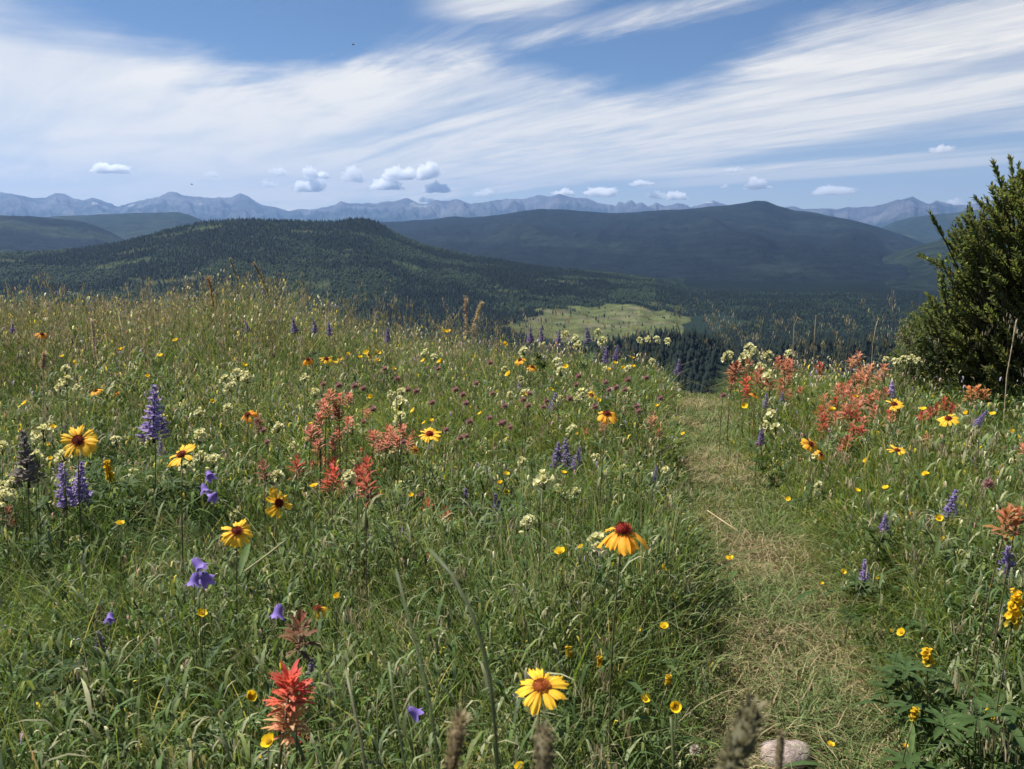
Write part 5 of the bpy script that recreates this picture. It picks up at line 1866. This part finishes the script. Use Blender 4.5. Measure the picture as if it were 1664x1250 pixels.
# cirrus sheet: directions met with a level sheet overhead, streaks along one wind direction
zc = mth('ADD', mth('MAXIMUM', dz_, 0.0), 0.055)
pxn = mth('DIVIDE', dx_, zc); pyn = mth('DIVIDE', dy_, zc)
wa = math.radians(-33)
uu = mth('ADD', mth('MULTIPLY', pxn, math.sin(wa)), mth('MULTIPLY', pyn, math.cos(wa)))
vv = mth('SUBTRACT', mth('MULTIPLY', pxn, math.cos(wa)), mth('MULTIPLY', pyn, math.sin(wa)))


def noise2(su, sv, detail, rough, off=0.0, dist=0.0):
    cb = N.new('ShaderNodeCombineXYZ')
    L.new(mth('MULTIPLY', uu, su), cb.inputs[0]); L.new(mth('ADD', mth('MULTIPLY', vv, sv), off), cb.inputs[1]); cb.inputs[2].default_value = off
    n_ = N.new('ShaderNodeTexNoise'); n_.inputs['Scale'].default_value = 1.0; n_.inputs['Detail'].default_value = detail
    n_.inputs['Roughness'].default_value = rough; n_.inputs['Distortion'].default_value = dist
    L.new(cb.outputs[0], n_.inputs['Vector'])
    return n_.outputs['Fac']


n_streak = noise2(.19, 1.05, 6, .58, 3.1, .6)
n_soft = noise2(.34, .50, 6, .60, 9.7, .9)
n_fine = noise2(.55, 2.6, 9, .7, 17.3, 1.1)
n_puff = noise2(.55, .8, 7, .62, 29.1, 1.2)
rightw = sstep(AZ, -20, 0)
wig = mth('ADD', mth('MULTIPLY', mth('MULTIPLY', mth('SUBTRACT', n_streak, .5), 3.4), rightw), mth('MULTIPLY', mth('SUBTRACT', n_soft, .5), 5.0))
wig = mth('ADD', wig, mth('MULTIPLY', mth('SUBTRACT', n_puff, .5), 5.0))
# upper edge of the sheet by azimuth
edge = curve(AZ, [(-45, 13.5), (-30, 11.2), (-26, 11.6), (-19, 9.8), (-14, 8.9), (-10, 9.4), (-4, 11.2), (0, 11.0), (4, 8.6), (9, 8.2), (16, 10.3), (24, 12.2), (30, 13.6), (45, 16)], -60, 60, 0, 20)
wig = mth('ADD', wig, mth('MULTIPLY', mth('MULTIPLY', mth('SUBTRACT', n_fine, .5), 2.6), rightw))
sheet = sstep(mth('ADD', mth('SUBTRACT', edge, EL), wig), -1.4, 1.8)
# the upper streak and scattered wisps higher up
st1 = mth('SUBTRACT', EL, mth('ADD', 11.0, mth('MULTIPLY', AZ, .17)))
streak1 = mth('MULTIPLY', sstep(mth('ABSOLUTE', mth('ADD', st1, mth('MULTIPLY', wig, .35))), .9, .1), mth('MULTIPLY', sstep(AZ, -3, 3), sstep(AZ, 18, 11)))
blob = mth('MULTIPLY', sstep(mth('ABSOLUTE', mth('SUBTRACT', mth('ADD', EL, mth('MULTIPLY', wig, .3)), 13.3)), 1.4, .2), mth('MULTIPLY', sstep(AZ, -7, -2), sstep(AZ, 5.5, 2.5)))
blob = mth('MULTIPLY', blob, sstep(n_puff, .36, .6, .25, 1.0))
streak1 = mth('MULTIPLY', streak1, sstep(n_fine, .34, .62, .3, 1.0))
wisp = mth('MULTIPLY', sstep(n_streak, .54, .76), mth('MULTIPLY', sstep(EL, 8, 11), .4))
# thinner places in the sheet
thin = mth('MULTIPLY', sstep(n_streak, .33, .56, .42, 1.0), sstep(n_soft, .30, .52, .62, 1.0))
leftfull = sstep(AZ, -6, -18)
thin = mth('ADD', mth('MULTIPLY', thin, mth('SUBTRACT', 1.0, mth('MULTIPLY', leftfull, .55))), mth('MULTIPLY', leftfull, .55))
fine = sstep(n_fine, .34, .64, .70, 1.06)
fine = mth('ADD', mth('MULTIPLY', mth('SUBTRACT', fine, 1.0), mth('ADD', mth('MULTIPLY', rightw, .8), .2)), 1.0)
fine = mth('MULTIPLY', fine, sstep(n_puff, .3, .6, .84, 1.05))
cov = mth('MULTIPLY', mth('MULTIPLY', sheet, thin), fine)
# clear band low over the mountains, towards the right
low = curve(AZ, [(-45, -1.0), (-16, -0.6), (-8, 1.0), (-2, 2.2), (6, 3.1), (14, 3.2), (22, 3.7), (30, 4.6), (45, 5)], -60, 60, -2, 6)
lowm = sstep(mth('SUBTRACT', EL, mth('ADD', low, mth('MULTIPLY', mth('SUBTRACT', n_soft, .5), 1.2))), -.6, .5)
cov = mth('MULTIPLY', cov, mth('ADD', mth('MULTIPLY', lowm, .86), .14))
# one narrow band below it
b1 = mth('SUBTRACT', EL, mth('ADD', 2.35, mth('MULTIPLY', AZ, .055)))
band = mth('MULTIPLY', sstep(mth('ABSOLUTE', b1), .55, .12), mth('MULTIPLY', sstep(AZ, 4, 12), sstep(AZ, 34, 26)))
gap = mth('MULTIPLY', sstep(mth('ABSOLUTE', mth('SUBTRACT', b1, 1.0)), .5, .1), mth('MULTIPLY', sstep(AZ, 8, 18), .7))
cov = mth('MULTIPLY', cov, mth('SUBTRACT', 1.0, gap))
cov = mth('MAXIMUM', cov, mth('MULTIPLY', band, .75))
cov = mth('MAXIMUM', cov, mth('MAXIMUM', mth('MULTIPLY', streak1, .7), mth('MULTIPLY', blob, .75)))
cov = mth('MINIMUM', mth('MAXIMUM', cov, wisp), .96)
cov = mth('MAXIMUM', cov, sstep(EL, 9, 0, 0.0, .42))
cov = mth('MULTIPLY', cov, sstep(EL, -2, .2))
mixn = N.new('ShaderNodeMix'); mixn.data_type = 'RGBA'
deep = N.new('ShaderNodeVectorMath'); deep.operation = 'MULTIPLY'; deep.inputs[1].default_value = (.70, .80, .90)
L.new(sky.outputs[0], deep.inputs[0])
L.new(cov, mixn.inputs[0]); L.new(deep.outputs[0], mixn.inputs[6])
CLOUDC = (10.1, 9.6, 8.7)
mixn.inputs[7].default_value = (*CLOUDC, 1)
L.new(mixn.outputs[2], bg.inputs['Color']); bg.inputs['Strength'].default_value = SKY_STR
L.new(bg.outputs[0], out.inputs['Surface'])

sc = bpy.context.scene
sc.view_settings.view_transform = 'Standard'
sc.view_settings.look = 'None'
sc.view_settings.gamma = 1
sc.view_settings.exposure = 1.1
sc.cycles.max_bounces = 16
sc.cycles.diffuse_bounces = 4
sc.cycles.transmission_bounces = 4
sc.cycles.volume_bounces = 14
sc.cycles.use_denoising = True
sc.cycles.caustics_reflective = False
sc.cycles.caustics_refractive = False
